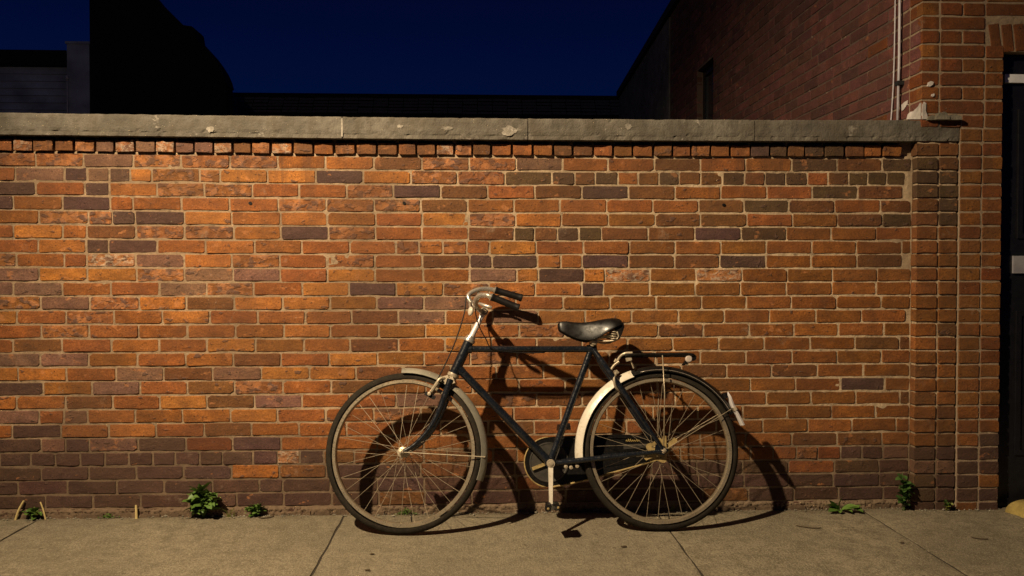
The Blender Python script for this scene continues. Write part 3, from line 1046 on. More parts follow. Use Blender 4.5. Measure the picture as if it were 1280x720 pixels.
# cement fillet where the coping meets the corner
mb = MB()
for (a, b, hgt, d) in ((2.12, 2.155, 0.018, 0.02), (2.15, 2.215, 0.03, 0.035), (2.205, 2.275, 0.022, 0.03)):
    n = 7
    mb.prism([(a, 1.855)] + [(a + (b - a) * k / n, 1.862 + hgt * math.sin(math.pi * (k + 0.6) / (n + 1.2)) * random.uniform(0.75, 1.1)) for k in range(n + 1)] + [(b, 1.855)], lambda p, q, dd: (p, dd, q), YF + 0.003, YF - d)
hbuild(mb, "cement_fillet", M["cement"])

# door
dr = MB().box(DOOR_L - 0.002, DOOR_R + 0.002, 0.0, 0.045, -0.03, DOOR_T + 0.001)
door = hbuild(dr, "door", M["black_paint"])
tr = MB()
tr.box(DOOR_L + 0.03, DOOR_R - 0.03, -0.018, -0.001, 2.045, 2.085)
tr.v = [tuple(Vector(v) - HL) for v in tr.v]
tr.build("transom_rail", M["grey_paint"], door)
pl = MB().box(2.578, 2.79, -0.012, -0.001, 1.132, 1.216)
pl.v = [tuple(Vector(v) - HL) for v in pl.v]
pl.build("letter_plate", M["dull_plate"], door)
for (a, b, c_, d_) in ((2.60, 2.92, 0.25, 0.95), (3.0, 3.32, 0.25, 0.95), (2.60, 2.92, 1.3, 1.92), (3.0, 3.32, 1.3, 1.92)):
    for q in ((a, b, c_, c_ + 0.025), (a, b, d_ - 0.025, d_), (a, a + 0.025, c_ + 0.025, d_ - 0.025), (b - 0.025, b, c_ + 0.025, d_ - 0.025)):
        mo = MB().box(q[0], q[1], -0.008, -0.0005, q[2], q[3])
        mo.v = [tuple(Vector(v) - HL) for v in mo.v]
        mo.build("panel_moulding", M["black_paint"], door)

# ================================================================== ground
ground = MB().box(-150, 150, -150, 200, -0.30, -0.16).build("ground", M["soil"])
tag(ground, kind="structure")
road = MB().box(-60, 60, -12, -3.45, -0.15, -0.12).build("road", M["asphalt"])
tag(road, kind="structure")
kerb = MB()
x = -20.0
while x < 20:
    kerb.box(x, x + 0.905, -3.45, -3.30, -0.155, 0.0); x += 0.915
kerb = kerb.build("kerb", M["kerb"])
tag(kerb, kind="structure")
pave = MB().box(-30, 30, -3.299, 0.06, -0.155, -0.0048).build("pavement", M["joint_dirt"])
tag(pave, kind="structure")


def slab(x0, x1, y0, y1, seed):
    rg = np.random.default_rng(seed)
    nx, ny = max(4, int((x1 - x0) / 0.045)), max(4, int((y1 - y0) / 0.045))
    xs = np.concatenate([[x0, x0, x0 + 0.0018], np.linspace(x0 + 0.03, x1 - 0.03, nx), [x1 - 0.0018, x1, x1]])
    ys = np.concatenate([[y0, y0, y0 + 0.0018], np.linspace(y0 + 0.03, y1 - 0.03, ny), [y1 - 0.0018, y1, y1]])
    n, m = len(xs), len(ys)
    Z = -0.002 + 0.0016 * vnoise(n, m, max(1, (x1 - x0) / 0.25), max(1, (y1 - y0) / 0.25), rg)
    wob = 0.0014
    vs = []
    for j in range(m):
        for i in range(n):
            z = Z[j, i]
            ex, ey = min(i, n - 1 - i), min(j, m - 1 - j)
            if min(ex, ey) == 0: z = -0.07
            elif min(ex, ey) == 1: z -= 0.0003
            x, y = xs[i], ys[j]
            if ex <= 1: x += wob * math.sin(ys[j] * 23 + seed) + 0.001 * rg.normal()
            if ey <= 1: y += wob * math.sin(xs[i] * 19 + seed) + 0.001 * rg.normal()
            vs.append((x, y, z))
    fs = [(j * n + i, j * n + i + 1, (j + 1) * n + i + 1, (j + 1) * n + i) for j in range(m - 1) for i in range(n - 1)]
    me = bpy.data.meshes.new("paving_slab")
    me.from_pydata(vs, [], fs)
    me.materials.append(M["paving"])
    me.polygons.foreach_set("use_smooth", [True] * len(fs))
    me.set_sharp_from_angle(angle=R(40))
    return link("paving_slab", me, pave)


edges = [-5.0, -3.5, -2.0245, -0.6265, 0.844, 1.836, 3.30, 4.8]
for r_, (y0, y1) in enumerate(((-1.55, -0.012), (-3.29, -1.556))):
    for i in range(len(edges) - 1):
        g = 0.0048
        slab(edges[i] + g, edges[i + 1] - g, y0, y1, 40 + i + 10 * r_)

# crumbs of fallen mortar and grit along the foot of the wall
cr = MB()
for _ in range(620):
    x = random.uniform(-2.6, 2.5)
    y = -abs(random.gauss(0, 0.022)) - 0.004
    if x > 2.07: y -= 0.04
    s = random.uniform(0.0015, 0.0055) * (1.7 if random.random() < 0.08 else 1)
    pts = []
    for k in range(6):
        d = [(1, 0, 0), (-1, 0, 0), (0, 1, 0), (0, -1, 0), (0, 0, 1), (0, 0, -1)][k]
        pts.append((x + d[0] * s * random.uniform(0.6, 1.5), y + d[1] * s * random.uniform(0.6, 1.3), s * 0.3 + d[2] * s * random.uniform(0.5, 0.9)))
    cr.add(pts, [(0, 2, 4), (2, 1, 4), (1, 3, 4), (3, 0, 4), (2, 0, 5), (1, 2, 5), (3, 1, 5), (0, 3, 5)])
cr = cr.build("mortar_crumbs", M["cement"])
tag(cr, "loose crumbs of pale mortar scattered along the foot of the wall", "rubble", kind="stuff")
# worn rubble footing under the lowest course
ft = MB()
x = WALL_L
while x < 2.07:
    w = random.uniform(0.03, 0.12)
    h = random.uniform(0.008, 0.024)
    d = random.uniform(0.004, 0.016)
    n = 5
    top = [(x + w * k / n, h * random.uniform(0.6, 1.0)) for k in range(n + 1)]
    ft.prism([(x, -0.05)] + top + [(x + w, -0.05)], lambda p, q, dd: (p - wall.location.x, dd - wall.location.y, q), -d, 0.02)
    x += w + random.uniform(0.004, 0.03)
ft = ft.build("footing_rubble", M["footing"], wall)
ft["kind"] = "stuff"

# ================================================================== buildings behind the wall
bl = empty("gabled_building", (-5.0, 9.0, 0))
tag(bl, "pitch black building with a curved shouldered gable rising behind the wall", "building")
GP = [(-5.40, 0.0), (-5.40, 5.75), (-5.05, 5.75), (-4.62, 5.08), (-4.49, 4.92), (-4.30, 4.73), (-4.13, 4.565), (-3.99, 4.545), (-3.955, 4.51), (-3.935, 4.38), (-3.84, 4.28),
      (-3.75, 4.18), (-3.67, 4.07), (-3.60, 3.955), (-3.555, 3.85), (-3.53, 3.75), (-3.525, 3.3), (-3.525, 0.0)]
mb = MB(); mb.prism(GP, lambda a, b, d: (a + 5.0, d - 9.0, b), 8.0, 8.32)
mb.build("gable_wall", M["black_wall"], bl)
mb = MB().box(-0.38, 1.41, -0.67, 3.5, 0, 2.95); mb.build("body", M["black_wall"], bl)
mb = MB()
mb.add([(-0.36, -0.66, 4.9), (0.05, -0.66, 4.9), (1.42, -0.66, 3.0), (-0.36, 3.5, 4.9), (0.05, 3.5, 4.9), (1.42, 3.5, 3.0), (-0.36, -0.66, 2.9), (-0.36, 3.5, 2.9)],
       [(0, 1, 4, 3), (1, 2, 5, 4), (0, 6, 2, 1), (3, 4, 5, 7), (0, 3, 7, 6)])
mb.build("roof", M["dark_metal"], bl)
cp = MB()
for i in range(2, len(GP) - 3):
    a, b = GP[i], GP[i + 1]
    d = Vector((b[0] - a[0], b[1] - a[1])); L = d.length; d.normalize()
    nrm = Vector((-d.y, d.x)) * -1
    if nrm.y < 0 and nrm.x < 0: nrm = -nrm
    m_ = (Vector(a) + Vector(b)) / 2
    cp.obox((m_.x + 5.0, 8.16 - 9.0, m_.y), (d.x * L * 0.5, 0, d.y * L * 0.5), (0, 0.19, 0), (nrm.x * 0.012, 0, nrm.y * 0.012))
cp.build("gable_coping", M["black_wall"], bl)

sl = empty("slate_building", (-6.6, 9.0, 0))
tag(sl, "low bluish grey boarded building with a square pillar, far left behind the wall", "building")
mb = MB().box(-2.4, 0.88, -0.9, 2.4, 0, 4.0); mb.build("wall", M["dark_slate"], sl)
mb = MB()
for z in np.arange(3.0, 4.0, 0.1):
    mb.add([(-2.4, -0.905, z), (0.86, -0.905, z), (0.86, -0.905, z + 0.098), (-2.4, -0.905, z + 0.098), (-2.4, -0.925, z), (0.86, -0.925, z)],
           [(4, 5, 2, 3), (0, 1, 5, 4), (0, 4, 3), (1, 2, 5)])
bd = mb.build("weatherboards", M["dark_slate"], sl); bd["kind"] = "stuff"
mb = MB().box(-2.5, 0.88, -1.02, 2.5, 4.005, 4.21); mb.build("eaves", M["dark_metal"], sl)
mb = MB().box(0.885, 1.19, -1.0, 0.3, 0, 4.30).box(0.87, 1.205, -1.02, 0.32, 4.301, 4.335); mb.build("pillar", M["dark_slate"], sl, )
mb = MB(); mb.sweep([(0.90, -1.03, 3.0), (0.90, -1.03, 3.86)], 0.010, 8); mb.lathe((0.90, -1.035, 3.80), (0, 0, 1), [(0, 0.001), (0.005, 0.022), (0.05, 0.022), (0.055, 0.001)], 10)
mb.build("lamp_pole", M["pipe"], sl, smooth=True)  # small pole lamp; pale colour paints its light streak and bright dot

fb = empty("long_low_building", (-1.0, 14.5, 0))
tag(fb, "long low black building with a tiled eaves line behind the wall", "building")
mb = MB().box(-4.9, 5.4, -1.4, 2.5, 0, 4.30); mb.build("wall", M["black_wall"], fb)
mb = MB()
for i in range(5):
    z0, y0 = 4.30 + i * 0.075, -1.55 + i * 0.06
    x = -5.0
    while x < 5.5:
        w = 0.30
        dz = random.uniform(-0.006, 0.006)
        mb.box(x, x + w - 0.012, y0, y0 + 0.35, z0 + dz, z0 + 0.05 + dz); x += w
rt_ = mb.build("roof_tiles", M["roof_tile"], fb); rt_["kind"] = "stuff"
mb = MB().box(-5.02, 5.5, -1.30, 2.6, 4.66, 4.74); mb.build("ridge", M["dark_metal"], fb)
mb = MB().box(-5.0, 5.5, -1.60, -1.42, 4.19, 4.29); mb.build("gutter", M["dark_metal"], fb)

# ================================================================== street lamp (stands beside the photographer, lights the scene)
lamp = empty("street_lamp", (LAMP_LOC.x - 0.75, LAMP_LOC.y - 0.25, 0))
tag(lamp, "tall dark street lamp lighting the wall from the kerb on the left", "street lamp")
LO = lamp.location
mb = MB(); mb.sweep([(0, 0, -0.06), (0, 0, 0.9), (0, 0, 0.92), (0, 0, 4.0)], [0.075, 0.07, 0.05, 0.04], 14); mb.build("post", M["dark_metal"], lamp, smooth=True, angle=40)
mb = MB(); mb.sweep(smooth_path([(0, 0, 3.9), (0.03, 0.01, 4.12), (0.22, 0.08, 4.22), (0.6, 0.2, 4.2)], 5), 0.025, 10); mb.build("arm", M["dark_metal"], lamp, smooth=True)
hd = LAMP_LOC - LO
mb = MB(); mb.lathe(hd + Vector((0, 0, 0.06)), (0, 0, 1), [(0.0, 0.17), (0.03, 0.175), (0.10, 0.12), (0.16, 0.05), (0.17, 0.001)], 24)
mb.lathe(hd + Vector((0, 0, 0.06)), (0, 0, 1), [(0.0, 0.17), (0.02, 0.16), (0.09, 0.10), (0.12, 0.001)], 24)
mb.build("lamp_shade", M["dark_metal"], lamp, smooth=True, angle=40)
gm, gnt, gb = new_mat("glowing bulb")
gb.inputs["Base Color"].default_value = (1, 0.85, 0.6, 1)
gb.inputs["Emission Color"].default_value = (*LAMP_COLOUR, 1); gb.inputs["Emission Strength"].default_value = 6.0
mb = MB(); mb.lathe(hd + Vector((0, 0, 0.07)), (0, 0, 1), [(0, 0.001), (0.01, 0.04), (0.04, 0.055), (0.08, 0.035), (0.10, 0.001)], 16); mb.build("bulb", gm, lamp, smooth=True)
ld = bpy.data.lights.new("lamp_light", "SPOT")
ld.energy = LAMP_WATTS
ld.color = LAMP_COLOUR
ld.shadow_soft_size = 0.05
ld.spot_size = R(84)
ld.spot_blend = 1.0
lo_ = bpy.data.objects.new("lamp_light", ld)
COL.objects.link(lo_)
lo_.location = LAMP_LOC
pl_ = bpy.data.lights.new("bulb_fill", "POINT")  # weak omni fill added at the bulb to lift side wall and far buildings
pl_.energy = LAMP_WATTS * 0.075
pl_.color = LAMP_COLOUR
pl_.shadow_soft_size = 0.05
po_ = bpy.data.objects.new("bulb_fill", pl_)
COL.objects.link(po_)
po_.location = LAMP_LOC + Vector((0, 0, -0.02))
lo_.rotation_euler = (LAMP_AIM - LAMP_LOC).to_track_quat("-Z", "Y").to_euler()

# ================================================================== bicycle
LEAN = R(9.5)
bike = empty("bicycle", (0.2, -0.315, 0), (-LEAN, 0, 0))
tag(bike, "old black roadster bicycle leaning against the brick wall on the pavement", "bicycle")


def L(u, v, w=0.0): return Vector((u, -w, v))


def tube(name, pts, r, mat, parent=bike, n=12, **kw):
    mb = MB(); mb.sweep([L(*p) for p in pts], r, n)
    return mb.build(name, M[mat], parent, smooth=True, angle=50)


HT, HB = (-0.2405, 0.838), (-0.3095, 0.690)
BB = (0.117, 0.298)
FA, RA = (-0.528, 0.3495), (0.6125, 0.3495)
ST = (0.3195, 0.805)
tube("head_tube", [HB + (0,), HT + (0,)], 0.0225, "paint", n=16)
tube("top_tube", [(-0.250, 0.803, 0), (0.318, 0.800, 0)], 0.0145, "paint")
tube("down_tube", [(-0.292, 0.722, 0), (0.112, 0.305, 0)], 0.0180, "paint")
tube("seat_tube", [BB + (0,), (0.3235, 0.832, 0)], 0.0150, "paint")
for s in (1, -1):
    tube("chain_stay", [(0.125, 0.297, s * 0.022), (0.30, 0.315, s * 0.040), (RA[0], RA[1] - 0.002, s * 0.062)], [0.0115, 0.0125, 0.0085], "paint")
    tube("seat_stay", [(0.322, 0.795, s * 0.014), (0.36, 0.735, s * 0.034), (0.46, 0.585, s * 0.050), (RA[0] - 0.004, RA[1] + 0.006, s * 0.062)], [0.011, 0.0135, 0.0125, 0.009], "paint")
    mb = MB(); mb.prism([(RA[0] - 0.035, RA[1] + 0.028), (RA[0] - 0.04, RA[1] - 0.012), (RA[0] + 0.002, RA[1] - 0.018), (RA[0] + 0.022, RA[1]), (RA[0] + 0.004, RA[1] + 0.02)], lambda a, b, d: L(a, b, d), s * 0.059, s * 0.065)
    mb.build("dropout", M["paint"], bike)
mb = MB(); mb.lathe(L(BB[0], BB[1], -0.04), (0, -1, 0), [(0, 0.001), (0, 0.024), (0.08, 0.024), (0.08, 0.001)], 20); mb.build("bottom_bracket", M["paint"], bike, smooth=True, angle=40)
for (p, q) in (((-0.266, 0.803), (-0.228, 0.803)), ((-0.296, 0.728), (-0.268, 0.697)), ((0.292, 0.8), (0.335, 0.8))):
    mb = MB(); mb.sweep([L(p[0], p[1]), L(q[0], q[1])], 0.0195, 12); mb.build("lug", M["paint"], bike, smooth=True, angle=40)
axd = Vector((HT[0] - HB[0], 0, HT[1] - HB[1])).normalized()
for (c, mat) in ((HT, "chrome"), (HB, "cream_metal")):
    s = 1 if c is HT else -1
    mb = MB(); mb.lathe(L(*c), axd * s, [(-0.004, 0.0225), (-0.004, 0.026), (0.006, 0.0275), (0.012, 0.025), (0.014, 0.021), (0.024, 0.020), (0.026, 0.012)], 20)
    mb.build("headset_cup", M[mat], bike, smooth=True, angle=40)
# fork
mb = MB(); mb.obox(L(-0.3225, 0.655), L(0.020, 0.008, 0), L(0, 0, 0.042), L(-0.006, 0.014, 0)); mb.build("fork_crown", M["cream_metal"], bike)
for s in (1, -1):
    pts = smooth_path([L(-0.318, 0.665, s * 0.036), L(-0.338, 0.605, s * 0.038), L(-0.372, 0.515, s * 0.041), L(-0.417, 0.437, s * 0.045), L(-0.475, 0.378, s * 0.049), L(-0.531, 0.3475, s * 0.052)], 5)
    mb = MB(); mb.sweep(pts, [0.0165 - 0.0080 * i / (len(pts) - 1) for i in range(len(pts))], 12)
    mb.build("fork_blade", M["paint"], bike, smooth=True, angle=60)


# wheels
def wheel(center, n_sp, phase, front):
    c = L(*center)
    mb = MB()
    prof = [(-0.0165, 0.3175), (-0.0165, 0.3045), (-0.011, 0.3010), (0.011, 0.3010), (0.0165, 0.3045), (0.0165, 0.3175), (0.0125, 0.3175), (0.010, 0.3075), (-0.010, 0.3075), (-0.0125, 0.3175), (-0.0165, 0.3175)]
    mb.lathe((0, 0, 0), (0, 1, 0), prof, 96)
    whl = mb.build("wheel", M["rim"], bike, smooth=True, angle=35)
    whl.location = c
    mb = MB()
    N = 14
    prof = []
    for k in range(N + 1):
        a = math.pi * (1.18) * (k / N) - math.pi * 0.09
        prof.append((-0.0188 * math.cos(a), 0.3290 + 0.0205 * math.sin(a)))
    mb.lathe((0, 0, 0), (0, 1, 0), prof, 120)
    mb.build("tyre", M["tyre"], whl, smooth=True)
    mb = MB()
    wf = 0.030
    fr = 0.019 if front else 0.026
    mb.lathe((0, 0, 0), (0, 1, 0), [(-0.052, 0.006), (-0.046, 0.012), (-0.036, 0.012), (-wf - 0.002, fr + 0.004), (-wf + 0.002, fr + 0.004), (-0.022, 0.015 if front else 0.02), (0.022, 0.015 if front else 0.02), (wf - 0.002, fr + 0.004), (wf + 0.002, fr + 0.004), (0.036, 0.012), (0.046, 0.012), (0.052, 0.006)], 24)
    mb.build("hub", M["cream_metal"] if front else M["rust"], whl, smooth=True, angle=40)
    # tangent spokes, each one its own piece
    me_s = []
    for side_ in (-1, 1):
        for d in (-1, 1):
            a0 = d * R(62)
            p0 = Vector((math.sin(a0) * fr, side_ * wf, math.cos(a0) * fr)); p1 = Vector((0, side_ * 0.004, 0.303))
            m2 = MB(); m2.sweep([p0, p1], 0.00100, 5)
            me = bpy.data.meshes.new("spoke"); me.from_pydata(m2.v, [], m2.f); me.materials.append(M["spoke"])
            me_s.append(me)
    for k in range(n_sp):
        o = link("spoke", me_s[k % 4], whl)
        o.rotation_euler = (0, 2 * math.pi * (k + random.uniform(-0.06, 0.06)) / n_sp + phase, 0)
    mb = MB()
    mb.sweep([(0, 0, 0.302), (0, 0, 0.268)], 0.003, 8)
    vo = mb.build("valve", M["rubber"], whl, smooth=True)
    vo.rotation_euler = (0, phase + R(171), 0)
    return whl


fwh = wheel(FA, 32, 0.02, True)
rwh = wheel(RA, 36, 0.06, False)
for c, z in ((FA, 1), (RA, 1)):
    for s in (1, -1):
        mb = MB(); mb.lathe(L(c[0], c[1], s * 0.052), (0, -s, 0), [(0.0, 0.014), (0.016, 0.0125), (0.018, 0.007), (0.026, 0.006), (0.027, 0.001)], 8)
        mb.build("axle_nut", M["cream_metal"], bike, smooth=True, angle=30)
# rusty lobed sprocket cluster and plate at the rear hub
mb = MB()
poly = []
for k in range(40):
    a = 2 * math.pi * k / 40
    poly.append((math.cos(a) * (0.050 + 0.008 * math.sin(5 * a + 0.6)), math.sin(a) * (0.050 + 0.008 * math.sin(5 * a + 0.6))))
n = len(poly)
for (w0, w1) in ((0.034, 0.038),):
    vs = [L(RA[0] - 0.018 + a, RA[1] - 0.002 + b, w) for w in (w0, w1) for a, b in poly] + [L(RA[0] - 0.018 + a * 0.62, RA[1] - 0.002 + b * 0.62, w) for w in (w0, w1) for a, b in poly]
    fs = []
    for k in range(n):
        l = (k + 1) % n
        fs += [(n + k, n + l, 3 * n + l, 3 * n + k), (k, 2 * n + k, 2 * n + l, l), (k, l, n + l, n + k), (2 * n + k, 3 * n + k, 3 * n + l, 2 * n + l)]
    mb.add(vs, fs)
for k in range(5):
    a = 2 * math.pi * k / 5 + 0.3
    mb.obox(L(RA[0] - 0.018 + 0.02 * math.cos(a), RA[1] - 0.002 + 0.02 * math.sin(a), 0.036), L(0.017 * math.cos(a), 0.017 * math.sin(a)), L(-0.006 * math.sin(a), 0.006 * math.cos(a)), L(0, 0, 0.0018))
mb.build("spoke_guard", M["rust"], bike)
for (ang, ln) in ((38, 0.075), (78, 0.060), (-158, 0.085)):
    a = R(ang)
    mb = MB(); mb.prism([(RA[0] + math.cos(a) * 0.012 - math.sin(a) * 0.009, RA[1] + math.sin(a) * 0.012 + math.cos(a) * 0.009), (RA[0] + math.cos(a) * 0.012 + math.sin(a) * 0.009, RA[1] + math.sin(a) * 0.012 - math.cos(a) * 0.009),
                        (RA[0] + math.cos(a) * ln + math.sin(a) * 0.011, RA[1] + math.sin(a) * ln - math.cos(a) * 0.011), (RA[0] + math.cos(a) * (ln + 0.006), RA[1] + math.sin(a) * (ln + 0.006)), (RA[0] + math.cos(a) * ln - math.sin(a) * 0.011, RA[1] + math.sin(a) * ln + math.cos(a) * 0.011)], lambda p, q, d: L(p, q, d), 0.046, 0.049)
    mb.build("gear_lever", M["rust"], bike)


# mudguards
def guard(name, c, rad, a0, a1, mat, width=0.029, crown=0.012, parent=bike, n=28, rad2=None, t=0.0016):
    sec = []
    K = 8
    for k in range(K + 1):
        s = -1 + 2 * k / K
        sec.append((s * width, -crown * s * s * (1 + 0.3 * s * s)))
    sec2 = [(w * 0.97, d - t) for w, d in reversed(sec)]
    S = sec + sec2
    vs, fs = [], []
    for i in range(n + 1):
        a = R(a0 + (a1 - a0) * i / n)
        for (w, d) in S:
            r = rad + ((rad2 or rad) - rad) * i / n + d
            vs.append(L(c[0] + r * math.cos(a), c[1] + r * math.sin(a), w))
    m = len(S)
    for i in range(n):
        for k in range(m):
            l = (k + 1) % m
            fs.append((i * m + k, i * m + l, (i + 1) * m + l, (i + 1) * m + k))
    fs.append(tuple(range(m))); fs.append(tuple(n * m + k for k in range(m - 1, -1, -1)))
    mb = MB().add(vs, fs)
    return mb.build(name, M[mat], parent, smooth=True, angle=50)


fg = guard("front_mudguard", FA, 0.373, 92, -20, "alloy", width=0.031, crown=0.019)
rg_ = guard("rear_mudguard", RA, 0.3745, 110, 26, "black_enamel", width=0.030, crown=0.019, rad2=0.374)
rw_ = guard("rear_mudguard", RA, 0.385, 186, 109.5, "white_enamel", width=0.0305, crown=0.024, rad2=0.3755)
rw_["label"] = "ivory painted front half of the rear mudguard"
ed = MB()
ed.sweep([L(RA[0] + 0.3555 * math.cos(R(a)), RA[1] + 0.3555 * math.sin(R(a)), 0.0295) for a in range(28, 108, 4)], 0.0016, 6)
ed.build("mudguard_trim", M["chrome"], rg_, smooth=True)
tube("mudguard_stay", [FA + (0.058,), (FA[0] + 0.36, FA[1] - 0.022, 0.03)], 0.0022, "cream_metal", n=8)
tube("mudguard_stay", [FA + (-0.058,), (FA[0] + 0.36, FA[1] - 0.022, -0.03)], 0.0022, "cream_metal", n=8)
for s in (1, -1):
    tube("mudguard_stay", [RA + (s * 0.060,), (RA[0] + 0.318, RA[1] + 0.178, s * 0.030)], 0.0016, "spoke", n=8)
mb = MB(); mb.obox(L(FA[0] + 0.352, FA[1] - 0.022, 0.0), L(0.012, 0.0, 0), L(0, 0, 0.031), L(0, 0.003, 0)); mb.build("stay_clip", M["cream_metal"], bike)

STEERED = [fwh, fg] + [o for o in bike.children if o.name.split(".")[0] in ("fork_crown", "fork_blade", "stay_clip")]
STEERED += [o for o in bike.children if o.name.split(".")[0] in ("axle_nut", "mudguard_stay") and sum(v.co.x for v in o.data.vertices) / len(o.data.vertices) < 0]


def steer(obs, deg=7):
    p = L(*HB)
    T = Matrix.Translation(p) @ Matrix.Rotation(R(-deg), 4, axd) @ Matrix.Translation(-p)
    for o in obs:
        o.matrix_basis = T @ o.matrix_basis


# white tail flap with clamp and lamp bracket
mb = MB()
def tail(a, dr, w): return L(RA[0] + (0.372 + dr) * math.cos(R(a)), RA[1] + (0.372 + dr) * math.sin(R(a)), w)
ang = [39, 36, 33, 30, 27, 24, 20, 16]
wd = [0.012, 0.022, 0.026, 0.024, 0.023, 0.025, 0.028, 0.029]
lift = [0.024, 0.020, 0.014, 0.010, 0.009, 0.009, 0.011, 0.014]
vs, fs = [], []
for a, w, l_ in zip(ang, wd, lift):
    vs += [tail(a, l_, w), tail(a, l_ + 0.009, w * 0.7), tail(a, l_ + 0.009, -w * 0.7), tail(a, l_, -w), tail(a, l_ - 0.005, 0)]
for i in range(len(ang) - 1):
    for k in range(5):
        l_ = (k + 1) % 5
        fs.append((i * 5 + k, i * 5 + l_, (i + 1) * 5 + l_, (i + 1) * 5 + k))
fs += [(4, 3, 2, 1, 0), tuple((len(ang) - 1) * 5 + k for k in range(5))]
mb.add(vs, fs); mb.build("tail_flap", M["white_plastic"], bike, smooth=True, angle=40)
mb = MB(); mb.obox(tail(28, 0.011, 0), tail(28, 0.019, 0) - tail(28, 0.011, 0), L(0, 0, 0.0225), (tail(29.2, 0.011, 0) - tail(28, 0.011, 0)))
mb.build("flap_clamp", M["cream_metal"], bike)
mb = MB(); mb.lathe(tail(38.5, 0.012, 0.004), L(-0.2, 1, 0), [(-0.012, 0.001), (-0.012, 0.012), (0.012, 0.014), (0.014, 0.001)], 14); mb.build("tail_lamp", M["rubber"], bike, smooth=True, angle=40)

# chain case, chainring, chain and cranks
R0 = 0.110
case = [(BB[0] + R0 * math.cos(R(a)), BB[1] + R0 * math.sin(R(a))) for a in range(262, 84, -9)]
case += [(0.17, 0.412), (0.30, 0.416), (0.46, 0.418), (0.585, 0.408), (0.64, 0.392), (0.668, 0.355), (0.65, 0.312), (0.61, 0.297), (0.45, 0.258), (0.28, 0.215)]
mb = MB(); mb.prism(case, lambda a, b, d: L(a, b, d), -0.062, -0.046)
cc = mb.build("chain_case", M["black_enamel"], bike)
lip = [L(a, b, -0.045) for a, b in case]
mb = MB(); mb.sweep(lip[:20], 0.0032, 8); mb.build("chain_case_rim", M["rust"], cc, smooth=True)
mb = MB(); mb.sweep([L(BB[0], BB[1] - R0, -0.045), L(0.20, 0.2005, -0.0445), L(0.28, 0.2185, -0.0445), L(0.45, 0.2615, -0.044), L(0.60, 0.300, -0.040)], 0.0042, 8); mb.build("chain", M["rust"], bike, smooth=True)
mb = MB(); mb.sweep([L(0.14, 0.398, -0.0445), L(0.30, 0.402, -0.0445), L(0.46, 0.404, -0.0445), L(0.60, 0.392, -0.0445)], 0.003, 6); mb.build("raised_bead", M["black_enamel"], cc, smooth=True)
mb = MB(); mb.prism([(0.455, 0.352), (0.60, 0.362), (0.60, 0.378), (0.455, 0.374)], lambda a, b, d: L(a, b, d), -0.0462, -0.044); mb.build("case_highlight", M["plate"], cc)  # grey strip on the case painting its highlight
# worn gilt script on the case
for (u0, seed) in ((0.466, 3),):
    rg2 = random.Random(seed)
    mb = MB(); u = u0
    for k in range(7):
        hgt = rg2.choice((0.006, 0.006, 0.012))
        pts = [L(u, 0.388, -0.0452), L(u + 0.003, 0.388 + hgt, -0.0452), L(u + 0.005, 0.387, -0.0452), L(u + 0.0085, 0.389, -0.0452)]
        mb.sweep(smooth_path(pts, 3), 0.0011, 5); u += 0.0095
    mb.build("gilt_script", M["gold"], cc)
mb = MB(); mb.lathe(L(BB[0], BB[1], -0.0455), (0, -1, 0), [(0.0, 0.088), (0.005, 0.088), (0.0055, 0.083), (0.003, 0.080), (0.003, 0.03)], 48); mb.build("chainring", M["plate"], bike, smooth=True, angle=30)
for a in (200, 320, 80):
    mb = MB(); mb.obox(L(BB[0] + 0.045 * math.cos(R(a)), BB[1] + 0.045 * math.sin(R(a)), -0.034), L(0.036 * math.cos(R(a)), 0.036 * math.sin(R(a))), L(-0.007 * math.sin(R(a)), 0.007 * math.cos(R(a))), L(0, 0, 0.004)); mb.build("spider_arm", M["rust"] if a == 200 else M["plate"], bike)
for (u, v) in ((0.185, 0.283), (0.208, 0.279), (0.235, 0.285)):
    mb = MB(); mb.lathe(L(u, v, 0.018), (0, -1, 0), [(0, 0.009), (0.012, 0.0085), (0.014, 0.001)], 8); mb.build("guide_bolt", M["cream_metal"], bike, smooth=True, angle=30)


